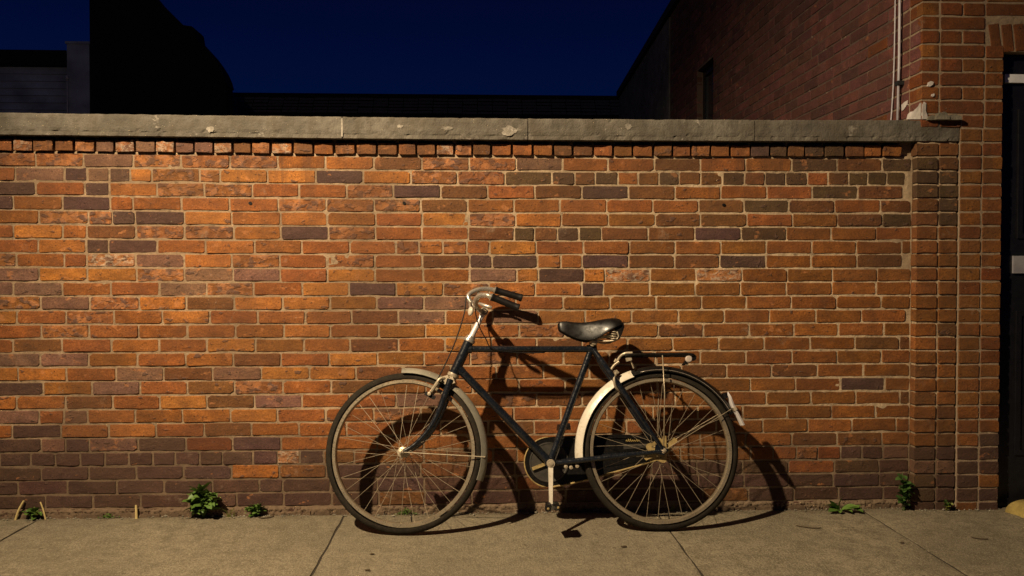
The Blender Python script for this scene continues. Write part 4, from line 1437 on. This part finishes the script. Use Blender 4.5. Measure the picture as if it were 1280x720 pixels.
def crank(s, p_end):
    a, b = Vector(BB), Vector(p_end)
    d = (b - a).normalized(); nn = Vector((-d.y, d.x))
    mb = MB()
    sec = []
    for (t, hw) in ((0.0, 0.0125), (0.06, 0.0118), (0.5, 0.0100), (0.94, 0.0085), (1.0, 0.0090)):
        p = a + (b - a) * t
        w = s * (0.052 + 0.022 * t)
        sec.append([L(p.x + nn.x * hw, p.y + nn.y * hw, w - 0.005), L(p.x - nn.x * hw, p.y - nn.y * hw, w - 0.005), L(p.x - nn.x * hw * 0.8, p.y - nn.y * hw * 0.8, w + 0.006), L(p.x + nn.x * hw * 0.8, p.y + nn.y * hw * 0.8, w + 0.006)])
    vs = [q for r in sec for q in r]; fs = [(3, 2, 1, 0), tuple(len(vs) - 4 + k for k in range(4))]
    for i in range(len(sec) - 1):
        for k in range(4):
            l = (k + 1) % 4
            fs.append((i * 4 + k, i * 4 + l, i * 4 + 4 + l, i * 4 + 4 + k))
    mb.add(vs, fs)
    c = mb.build("crank_arm", M["white_enamel"] if s > 0 else M["plate"], bike)
    mb = MB(); mb.lathe(L(BB[0], BB[1], s * 0.040), (0, -s, 0), [(0, 0.018), (0.016, 0.019), (0.022, 0.017), (0.022, 0.010), (0.026, 0.009), (0.027, 0.001)], 20)
    mb.build("crank_boss", M["cream_metal"], c, smooth=True, angle=30)
    # pedal
    ctr = L(b.x, b.y, s * 0.130)
    mb = MB(); mb.sweep([L(b.x, b.y, s * 0.072), L(b.x, b.y, s * 0.185)], 0.0065, 10); 
    for w in (0.090, 0.178): mb.obox(L(b.x, b.y, s * w), L(0.026, 0.002), L(-0.0005, 0.007), L(0, 0, 0.002))
    pd = mb.build("pedal", M["plate"], bike)
    for q in (-1, 1):
        mb = MB(); mb.obox(L(b.x + q * 0.0175, b.y + q * 0.002 + 0.002, s * 0.134), L(0.0095, 0.001), L(-0.002 * q, 0.014), L(0, 0, 0.046))
        mb.build("pedal_block", M["rubber"], pd)
        mb = MB(); mb.lathe(L(b.x + q * 0.021, b.y + q * 0.002, s * 0.176), (0, -s, 0), [(0, 0.005), (0.006, 0.005), (0.007, 0.001)], 8); mb.build("pedal_bolt", M["rust"], pd)


crank(1, (0.1135, 0.123))
crank(-1, (0.194, 0.450))

# handlebar
near = [L(-0.172, 0.968, 0.006), L(-0.197, 0.978, 0.034), L(-0.2125, 1.004, 0.072), L(-0.198, 1.027, 0.108), L(-0.166, 1.029, 0.136), L(-0.140, 1.019, 0.147), L(-0.0245, 0.971, 0.150)]
far = [L(-0.172, 0.968, -0.006), L(-0.212, 0.992, -0.006), L(-0.2445, 1.038, -0.016), L(-0.228, 1.064, -0.028), L(-0.185, 1.081, -0.038), L(-0.120, 1.077, -0.045), L(0.0005, 1.041, -0.045)]
path = smooth_path(list(reversed(far)) + near[1:], 6)
mb = MB(); mb.sweep(path, 0.0112, 12); mb.build("handlebar", M["chrome"], bike, smooth=True, angle=50)
for (a, b) in ((near[-2], near[-1]), (far[-2], far[-1])):
    d = (b - a).normalized()
    a2, b2 = a + d * 0.004, b + d * 0.004
    ln = (b2 - a2).length
    mb = MB(); mb.lathe(a2, d, [(-0.004, 0.012), (-0.004, 0.0165), (0.004, 0.0170), (0.007, 0.0150)] + [(0.007 + (ln - 0.022) * k / 8, 0.0148 + 0.0007 * (k % 2) + 0.0010 * k / 8) for k in range(1, 9)] + [(ln - 0.010, 0.0178), (ln - 0.002, 0.0175), (ln, 0.013), (ln, 0.001)], 18)
    g = mb.build("grip", M["rubber"], bike, smooth=True, angle=40)
    mb = MB(); mb.lathe(a2, d, [(-0.010, 0.0117), (-0.010, 0.0165), (-0.0042, 0.0167), (-0.0042, 0.0117)], 18); mb.build("grip_collar", M["chrome"], g, smooth=True, angle=40)
tube("stem", [(-0.2365, 0.846, 0), (-0.173, 0.972, 0)], [0.0132, 0.0122], "stem", n=16)
mb = MB(); mb.lathe(L(-0.172, 0.973, -0.024), (0, -1, 0), [(0, 0.012), (0, 0.018), (0.048, 0.018), (0.048, 0.012)], 18); mb.build("stem_clamp", M["cream_metal"], bike, smooth=True, angle=40)
mb = MB(); mb.lathe(L(-0.2325, 0.970, 0.032), L(-1.0, 0.10, 0.42), [(-0.010, 0.009), (-0.004, 0.019), (0.002, 0.0215), (0.007, 0.018), (0.010, 0.009), (0.011, 0.001)], 22)
mb.build("bell", M["white_enamel"], bike, smooth=True)
tube("bell_bracket", [(-0.234, 0.985, 0.03), (-0.238, 1.005, 0.012), (-0.230, 1.018, -0.010)], 0.006, "chrome", n=8)
# brake levers and cables
tube("brake_lever", [(-0.196, 1.000, 0.085), (-0.172, 0.986, 0.110), (-0.152, 0.980, 0.120), (-0.140, 0.975, 0.122)], [0.006, 0.0095, 0.0085, 0.006], "chrome", n=8)
tube("brake_lever", [(-0.205, 1.062, -0.036), (-0.16, 1.056, -0.046), (-0.12, 1.050, -0.050), (-0.075, 1.034, -0.050)], [0.006, 0.007, 0.006, 0.005], "chrome", n=8)
def cable(pts, r=0.0030):
    mb = MB(); mb.sweep(smooth_path([L(*p) for p in pts], 6), r, 7); mb.build("brake_cable", M["rubber"], bike, smooth=True)
cable([(-0.232, 1.066, -0.022), (-0.2535, 1.036, -0.010), (-0.262, 0.965, 0.005), (-0.300, 0.84, 0.022), (-0.345, 0.735, 0.030), (-0.385, 0.655, 0.036)])
cable([(-0.195, 1.020, 0.088), (-0.212, 0.975, 0.048), (-0.196, 0.905, 0.034), (-0.165, 0.845, 0.026), (-0.135, 0.802, 0.020), (-0.03, 0.786, 0.010), (0.10, 0.785, 0.008)], 0.0026)
# front brake caliper
mb = MB()
mb.sweep(smooth_path([L(-0.335, 0.668, 0.030), L(-0.362, 0.668, 0.048), L(-0.388, 0.634, 0.044), L(-0.412, 0.604, 0.032)], 4), 0.0065, 8)
mb.sweep(smooth_path([L(-0.335, 0.664, -0.030), L(-0.362, 0.664, -0.048), L(-0.388, 0.632, -0.044), L(-0.412, 0.602, -0.032)], 4), 0.0065, 8)
mb.obox(L(-0.343, 0.671, 0), L(0.016, 0.004), L(0, 0, 0.040), L(-0.002, 0.009))
mb.sweep([L(-0.372, 0.652, 0.048), L(-0.402, 0.612, 0.042)], 0.0085, 8)
fc = mb.build("brake_caliper", M["cream_metal"], bike, smooth=True, angle=40)
for s in (1, -1):
    mb = MB(); mb.obox(L(-0.414, 0.597, s * 0.024), L(0.018, -0.010), L(0.004, 0.0075), L(0, 0, 0.006)); mb.build("brake_pad", M["rubber"], fc)
    mb = MB(); mb.lathe(L(-0.412, 0.602, s * 0.030), (0, -s, 0), [(0, 0.009), (0.012, 0.008), (0.013, 0.001)], 10); mb.build("brake_nut", M["cream_metal"], fc, smooth=True, angle=30)
steer(STEERED + [fc])
# rear brake bridge
mb = MB()
mb.sweep(smooth_path([L(0.418, 0.690, 0.030), L(0.404, 0.668, 0.050), L(0.410, 0.630, 0.047), L(0.432, 0.610, 0.03)], 4), 0.006, 8)
mb.sweep(smooth_path([L(0.418, 0.690, -0.030), L(0.404, 0.668, -0.050), L(0.410, 0.630, -0.047), L(0.432, 0.610, -0.03)], 4), 0.006, 8)
mb.obox(L(0.415, 0.690, 0), L(0.010, 0.010), L(0, 0, 0.034), L(-0.006, 0.006))
mb.build("brake_caliper", M["cream_metal"], bike, smooth=True, angle=40)

# saddle
secs = []   # u, half width, top v, skirt v, crown
for (u, hw, top, sk) in ((0.160, 0.011, 0.9140, 0.8900), (0.168, 0.021, 0.9260, 0.880), (0.190, 0.027, 0.9275, 0.868), (0.220, 0.030, 0.9240, 0.852), (0.250, 0.034, 0.9205, 0.840), (0.280, 0.043, 0.9205, 0.833),
                         (0.310, 0.057, 0.9235, 0.833), (0.340, 0.072, 0.9290, 0.845), (0.370, 0.084, 0.9345, 0.866), (0.400, 0.091, 0.9380, 0.884), (0.425, 0.091, 0.9365, 0.897), (0.443, 0.084, 0.930, 0.902), (0.4515, 0.066, 0.918, 0.900)):
    ring = []
    K = 14
    for k in range(K + 1):
        s = -1 + 2 * k / K
        e = abs(s)
        w = hw * (1.25 * e - 0.25 * e ** 3) if e < 1 else hw
        drop = (top - sk) * (0.05 * e ** 2 + 0.95 * max(0, (e - 0.42) / 0.58) ** 1.9)
        ring.append(L(u, top - drop, math.copysign(min(w, hw), s) if s else 0))
    secs.append(ring)
vs = [p for r in secs for p in r]
m = len(secs[0])
fs = [(i * m + k, i * m + k + 1, (i + 1) * m + k + 1, (i + 1) * m + k) for i in range(len(secs) - 1) for k in range(m - 1)]
fs += [tuple(range(m))]
fs += [tuple((len(secs) - 1) * m + k for k in range(m - 1, -1, -1))]
mb = MB().add(vs, fs)
sad = mb.build("saddle", M["leather"], bike, smooth=True, angle=60)
so = sad.modifiers.new("thickness", "SOLIDIFY"); so.thickness = 0.004; so.offset = -1
sub = sad.modifiers.new("smooth", "SUBSURF"); sub.levels = 1; sub.render_levels = 1
# rear cantle plate, rails, springs
mb = MB(); mb.prism([(0.398, 0.896), (0.448, 0.915), (0.452, 0.893), (0.440, 0.862), (0.428, 0.838), (0.420, 0.842), (0.418, 0.866)], lambda a, b, d: L(a, b, d), -0.078, 0.078); mb.build("cantle_plate", M["leather"], sad, smooth=True, angle=40)
for s in (1, -1):
    mb = MB(); mb.sweep(smooth_path([L(0.19, 0.890, s * 0.010), L(0.25, 0.864, s * 0.018), L(0.325, 0.853, s * 0.026), L(0.38, 0.857, s * 0.046), L(0.405, 0.864, s * 0.062)], 5), 0.0042, 8); mb.build("saddle_rail", M["cream_metal"], sad, smooth=True)
    hel = []
    for k in range(4 * 12 + 1):
        a = 2 * math.pi * k / 12
        hel.append(L(0.405 + 0.0125 * math.cos(a), 0.838 + 0.042 * k / 48, s * 0.066 + 0.0125 * math.sin(a)))
    mb = MB(); mb.sweep(hel, 0.0028, 6); mb.sweep(smooth_path([L(0.33, 0.840, s * 0.030), L(0.37, 0.832, s * 0.055), L(0.41, 0.836, s * 0.070), L(0.424, 0.85, s * 0.075), L(0.418, 0.872, s * 0.076)], 4), 0.0042, 8)
    mb.build("saddle_spring", M["cream_metal"], sad, smooth=True)
tube("seat_post", [(0.3225, 0.828, 0), (0.333, 0.858, 0)], 0.0125, "chrome", n=14)
mb = MB(); mb.lathe(L(0.3215, 0.832, -0.034), (0, -1, 0), [(0, 0.001), (0, 0.014), (0.012, 0.0175), (0.058, 0.0175), (0.072, 0.014), (0.076, 0.001)], 14); mb.build("seat_clamp", M["cream_metal"], bike, smooth=True, angle=35)
mb = MB(); mb.lathe(L(0.3145, 0.822, 0.022), (0, -1, 0), [(0, 0.012), (0.006, 0.011), (0.007, 0.001)], 8); mb.build("clamp_bolt", M["cream_metal"], bike, smooth=True, angle=30)

# luggage rack
rk = MB()
for s in (1, -1):
    rk.sweep(smooth_path([L(0.455, 0.7665, s * 0.05), L(0.50, 0.772, s * 0.055), L(0.62, 0.772, s * 0.055), L(0.74, 0.772, s * 0.053), L(0.768, 0.766, s * 0.045), L(0.776, 0.754, s * 0.025)], 5), 0.0068, 8)
rk.sweep(smooth_path([L(0.776, 0.754, 0.026), L(0.778, 0.752, 0.0), L(0.776, 0.754, -0.026)], 4), 0.0068, 8)
for u in (0.56, 0.68): rk.sweep([L(u, 0.770, -0.055), L(u, 0.770, 0.055)], 0.0045, 8)
rack = rk.build("luggage_rack", M["black_enamel"], bike, smooth=True, angle=50)
for s in (1, -1):
    mb = MB(); mb.sweep(smooth_path([L(0.422, 0.742, s * 0.032), L(0.436, 0.765, s * 0.04), L(0.458, 0.778, s * 0.048), L(0.49, 0.779, s * 0.054)], 5), 0.0062, 8); mb.build("rack_bend", M["cream_metal"], rack, smooth=True)
    mb = MB(); mb.sweep([L(0.622, 0.768, s * 0.060), L(0.626, 0.60, s * 0.062), (L(RA[0], RA[1] + 0.02, s * 0.070))], 0.0028, 8); mb.build("rack_strut", M["spoke"], rack, smooth=True)
mb = MB(); mb.sweep(smooth_path([L(0.388, 0.693, 0.030), L(0.405, 0.722, 0.033), L(0.43, 0.742, 0.036)], 4), 0.006, 8)
mb.sweep([L(0.480, 0.752, 0.042), L(0.497, 0.712, 0.030)], 0.004, 6); mb.obox(L(0.473, 0.752, 0.042), L(0.012, 0.003), L(-0.002, 0.008), L(0, 0, 0.008))
mb.build("rack_bracket", M["cream_metal"], rack, smooth=True, angle=50)
mb = MB(); mb.prism([(0.742, 0.764), (0.778, 0.766), (0.777, 0.750), (0.757, 0.742), (0.72, 0.722), (0.712, 0.724)], lambda a, b, d: L(a, b, d), 0.030, 0.048); mb.build("lamp_bracket", M["black_enamel"], rack)
mb = MB(); mb.lathe(L(0.742, 0.751, 0.048), (0, -1, 0), [(0, 0.016), (0.006, 0.016), (0.010, 0.012), (0.011, 0.001)], 18); mb.build("reflector", M["reflector"], rack, smooth=True, angle=40)
mb = MB(); mb.sweep([L(0.740, 0.738, 0.046), L(0.735, 0.722, 0.040)], 0.004, 6); mb.build("reflector_stalk", M["cream_metal"], rack)


# ================================================================== weeds and litter
def leaf_mesh(name, ln, wd, mat, curl=0.5, toothed=False, seg=5):
    vs, fs = [], []
    for i in range(seg + 1):
        t = i / seg
        w = wd * math.sin(math.pi * min(1, t * 0.93 + 0.05)) ** 0.8
        if toothed and i % 2: w *= 0.72
        z = curl * ln * 0.35 * (t - t * t * 1.4)
        vs += [(-w / 2, ln * t, z + w * 0.18), (0, ln * t, z), (w / 2, ln * t, z + w * 0.18)]
    for i in range(seg):
        for k in range(2): fs.append((i * 3 + k, i * 3 + k + 1, i * 3 + k + 4, i * 3 + k + 3))
    me = bpy.data.meshes.new(name)
    me.from_pydata(vs, [], fs); me.materials.append(mat)
    me.polygons.foreach_set("use_smooth", [True] * len(fs))
    return me


def aim(d, roll=0.0):
    d = Vector(d).normalized()
    q = d.to_track_quat("Y", "Z")
    return q.to_matrix().to_4x4() @ Matrix.Rotation(roll, 4, "Y")


def stem_obj(root, paths, r, mat):
    mb = MB()
    for p in paths: mb.sweep(p, r, 5)
    mb.build("stem", mat, root, smooth=True)


LV = [leaf_mesh("leaf", 0.062, 0.036, M["leaf"], 0.6, True), leaf_mesh("leaf", 0.050, 0.032, M["leaf"], 0.9), leaf_mesh("leaf", 0.066, 0.028, M["leaf"], 0.3, True)]
LD = [leaf_mesh("leaf", 0.036, 0.030, M["leaf_dark"], 0.4, True), leaf_mesh("leaf", 0.030, 0.026, M["leaf_dark"], 0.7)]
LY = [leaf_mesh("leaf", 0.075, 0.030, M["leaf_yellow"], 0.5), leaf_mesh("leaf", 0.03, 0.016, M["leaf_yellow"], 0.5)]


def add_leaf(root, mesh, p, d, s=1.0, roll=0.0):
    o = link("leaf", mesh, root)
    o.matrix_local = Matrix.Translation(p) @ aim(d, roll) @ Matrix.Diagonal((s, s, s, 1))


def weed(name, loc, label, cat, h, spread, n, kits, stem_mat, smin=0.6, smax=1.1, nst=7, yflat=0.55):
    root = empty(name, loc)
    tag(root, label, cat)
    paths = []
    for i in range(nst):
        a = math.pi * (0.04 + 0.92 * (i + random.uniform(0.1, 0.9)) / nst)
        dx = math.cos(a) * spread * random.uniform(0.5, 1)
        hh = h * (0.45 + 0.55 * math.sin(a)) * random.uniform(0.75, 1.0)
        dy = -random.uniform(0.0, spread) * yflat
        tip = Vector((dx, dy, hh))
        mid = Vector((dx * 0.35, dy * 0.4, hh * 0.6))
        paths.append(smooth_path([Vector((random.uniform(-0.006, 0.006), 0, 0)), mid, tip], 4))
    stem_obj(root, paths, 0.0016, stem_mat)
    for k in range(n):
        p = random.choice(paths)
        t = random.uniform(0.15, 1.0) ** 0.7
        i = min(len(p) - 1, int(t * (len(p) - 1)))
        q = p[i]
        d = Vector((random.uniform(-1, 1), random.uniform(-1.0, 0.15), random.uniform(-0.25, 0.9)))
        add_leaf(root, random.choice(kits), q, d, random.uniform(smin, smax), random.uniform(-0.8, 0.8))
    return root


weed("leafy_weed", (-1.275, -0.022, -0.002), "bushy green weed, the largest on the left, growing at the wall foot", "weed", 0.150, 0.072, 110, LV, M["leaf"], 0.7, 1.15, 10)
weed("leafy_weed", (-1.035, -0.016, -0.002), "small low green weed between the largest weed and the front wheel", "weed", 0.062, 0.048, 44, LV, M["leaf_dark"], 0.45, 0.75, 7)
weed("yellow_weed", (-2.045, -0.016, -0.002), "small yellow green tuft beside the straw stems at far left", "weed", 0.050, 0.042, 44, [LY[1], LV[1]], M["leaf_yellow"], 0.5, 0.9, 8)
weed("ivy", (2.030, -0.050, -0.002), "narrow dark ivy climbing the corner beside the brick pier", "ivy", 0.185, 0.030, 80, LD, M["leaf_dark"], 0.7, 1.2, 7, 0.25)
weed("yellow_weed", (2.235, -0.060, -0.002), "tiny yellow green weed at the foot of the pier by the door", "weed", 0.050, 0.024, 22, [LY[1], LD[1]], M["leaf_yellow"], 0.5, 0.85, 4)
# flat weed with one upright pale leaf
fwd = empty("flat_weed", (1.715, -0.055, -0.002))
tag(fwd, "low broad leaved weed with one upright yellowing leaf, right of the rear wheel", "weed")
stem_obj(fwd, [smooth_path([(0, 0, 0), (-0.03, -0.005, 0.02), (-0.055, -0.01, 0.03)], 4), smooth_path([(0, 0, 0), (0.04, -0.01, 0.02), (0.085, -0.02, 0.018)], 4)], 0.002, M["leaf_dark"])
big = [leaf_mesh("leaf", 0.085, 0.046, M["leaf"], 0.5), leaf_mesh("leaf", 0.07, 0.042, M["leaf"], 0.8)]
for (p, d, s, k) in (((0, 0, 0.01), (-1, -0.3, 0.45), 1.05, 0), ((0, 0, 0.01), (-0.9, -0.5, 0.1), 0.9, 0), ((-0.02, 0, 0.01), (-0.5, -0.3, 0.8), 0.8, 0), ((0.01, 0, 0.01), (0.9, -0.5, 0.35), 0.95, 0), ((0.03, -0.01, 0.015), (1, -0.2, 0.12), 0.9, 0),
                     ((0.05, -0.01, 0.015), (1, -0.4, 0.25), 0.65, 1), ((0.02, -0.01, 0.01), (0.4, -1, 0.2), 0.7, 1), ((0, -0.01, 0.01), (-0.4, -1, 0.1), 0.6, 1), ((0.06, -0.015, 0.015), (0.7, -0.8, 0.05), 0.7, 1), ((0.07, -0.01, 0.018), (0.8, 0.1, 0.4), 0.5, 1)):
    add_leaf(fwd, big[k], Vector(p), d, s, random.uniform(-0.4, 0.4))
yl = link("leaf", LY[0], fwd); yl.matrix_local = Matrix.Translation((-0.002, -0.004, 0.01)) @ aim((0.12, -0.12, 1), 0.2) @ Matrix.Diagonal((0.9, 0.95, 0.9, 1)); yl["label"] = "upright yellowing leaf"


def moss(loc, rx, n, label, hz=0.02):
    mb = MB()
    for _ in range(n):
        x = random.gauss(0, rx * 0.5); y = -abs(random.gauss(0, 0.008)); z = random.uniform(0, hz) * max(0.1, 1 - abs(x) / rx)
        s = random.uniform(0.003, 0.008)
        a = Vector((random.uniform(-1, 1), random.uniform(-1, 0.2), random.uniform(-0.3, 1))).normalized() * s
        b = a.cross(Vector((random.uniform(-1, 1), 0.3, random.uniform(-1, 1)))).normalized() * s * 0.6
        p = Vector((x, y, z))
        mb.add([p - b * 0.5, p + a * 0.5 - b, p + a, p + a * 0.5 + b], [(0, 1, 2, 3)])
    o = mb.build("moss_tuft", M["leaf"])
    o.location = loc
    tag(o, label, "moss")


moss((-1.712, -0.010, 0.0), 0.035, 120, "flat green moss tuft at the wall foot, left of the lone straw stem")
moss((-0.335, -0.012, 0.0), 0.050, 190, "green moss tuft at the wall foot seen through the front wheel", 0.032)


def straw(x, y, h, lean, label, r=0.0065):
    mb = MB(); mb.sweep(smooth_path([(0, 0, -0.004), (lean * 0.4, 0.004, h * 0.5), (lean, 0.010, h)], 4), [r * (1 - 0.25 * k / 8) for k in range(9)], 8)
    o = mb.build("straw_stem", M["straw"], smooth=True, angle=50)
    o.location = (x, y, 0)
    tag(o, label, "stem", "dry stems sticking up along the foot of the wall")


straw(-2.130, -0.022, 0.082, 0.034, "pale straw stem leaning right, leftmost by the wall foot", 0.0062)
straw(-1.995, -0.020, 0.075, -0.028, "dark tipped dry stem leaning left behind the yellow tuft", 0.0042)
straw(-1.580, -0.026, 0.058, -0.006, "lone upright straw stub between the moss and the largest weed", 0.0068)
def grass(x, n, label):
    mb = MB()
    for _ in range(n):
        a = random.uniform(-1, 1); h = random.uniform(0.018, 0.045); px = random.gauss(0, 0.012)
        mb.sweep(smooth_path([(px, -0.004, -0.003), (px + a * h * 0.25, -0.006, h * 0.6), (px + a * h * 0.8, -0.012 - random.random() * 0.012, h)], 3), [0.0012 * (1 - 0.13 * k) for k in range(7)], 4)
    o = mb.build("grass_tuft", M["leaf_yellow"])
    o.location = (x, -0.014, 0)
    tag(o, label, "grass")


grass(-1.155, 9, "thin grass blades at the wall foot between the two left weeds")
grass(0.93, 8, "thin grass blades at the wall foot by the rear wheel shadow")
# yellow stone on the doorstep
mb = MB()
nu, nv = 18, 8
vs, fs = [], []
for j in range(nv + 1):
    for i in range(nu):
        a = 2 * math.pi * i / nu; e_ = math.pi / 2 * j / nv
        k = 1 + 0.10 * math.sin(3 * a + 1) + 0.05 * math.sin(7 * a)
        vs.append((0.16 * k * math.copysign(abs(math.cos(a)) ** 0.7, math.cos(a)) * math.cos(e_) ** 0.5, 0.075 * k * math.copysign(abs(math.sin(a)) ** 0.7, math.sin(a)) * math.cos(e_) ** 0.5, 0.068 * math.sin(e_) * (1 + 0.08 * math.sin(2 * a + 0.4)) - 0.004))
for j in range(nv):
    for i in range(nu):
        l = (i + 1) % nu
        fs.append((j * nu + i, j * nu + l, (j + 1) * nu + l, (j + 1) * nu + i))
mb.add(vs, fs)
st_ = mb.build("yellow_stone", M["yellow_stone"], smooth=True)
st_.location = (2.66, -0.125, 0)
tag(st_, "rounded sandy yellow stone lying in front of the door", "stone")


def twig(x, y, pts, label, r=0.0022):
    mb = MB(); mb.sweep(smooth_path([(a, b, 0.003) for a, b in pts], 4), r, 6)
    o = mb.build("twig", M["twig"], smooth=True); o.location = (x, y, 0); tag(o, label, "twig", "twigs lying on the pavement")


twig(1.479, -0.300, [(-0.055, 0.03), (-0.02, 0.0), (0.02, -0.012), (0.04, -0.008)], "thin straight twig on the pavement between rear wheel and flat weed")
twig(2.137, -0.483, [(-0.025, 0.02), (-0.005, 0.0), (0.03, -0.008)], "short curved twig on the pavement in front of the pier")
twig(-1.00, -0.06, [(-0.02, 0.02), (0.0, 0.0), (0.03, 0.006), (0.05, 0.028)], "dark curled twig on the pavement by the small low weed", 0.0026)


def dead_leaf(x, y, s, label):
    mb = MB()
    n = 7
    ring = [(s * math.cos(2 * math.pi * k / n) * random.uniform(0.7, 1.2), 0.55 * s * math.sin(2 * math.pi * k / n) * random.uniform(0.7, 1.2), 0.002 + random.uniform(0, 0.004)) for k in range(n)]
    mb.add([(0, 0, 0.006)] + ring + [(p[0] * 0.9, p[1] * 0.9, 0.0005) for p in ring], [(0, k + 1, (k + 1) % n + 1) for k in range(n)] + [(k + 1, k + 1 + n, (k + 1) % n + 1 + n, (k + 1) % n + 1) for k in range(n)])
    o = mb.build("dead_leaf", M["twig"]); o.location = (x, y, 0); tag(o, label, "leaf", "dead leaves on the pavement")


dead_leaf(-0.421, -0.751, 0.012, "dark dead leaf nearest the camera, below the front wheel")
dead_leaf(-0.428, -0.570, 0.009, "smaller dark leaf speck just under the front wheel")
dead_leaf(0.603, -0.524, 0.013, "dark dead leaf on the pavement below the rear wheel")
dead_leaf(1.78, -0.52, 0.009, "dark leaf speck on the slab right of the joint at far right")
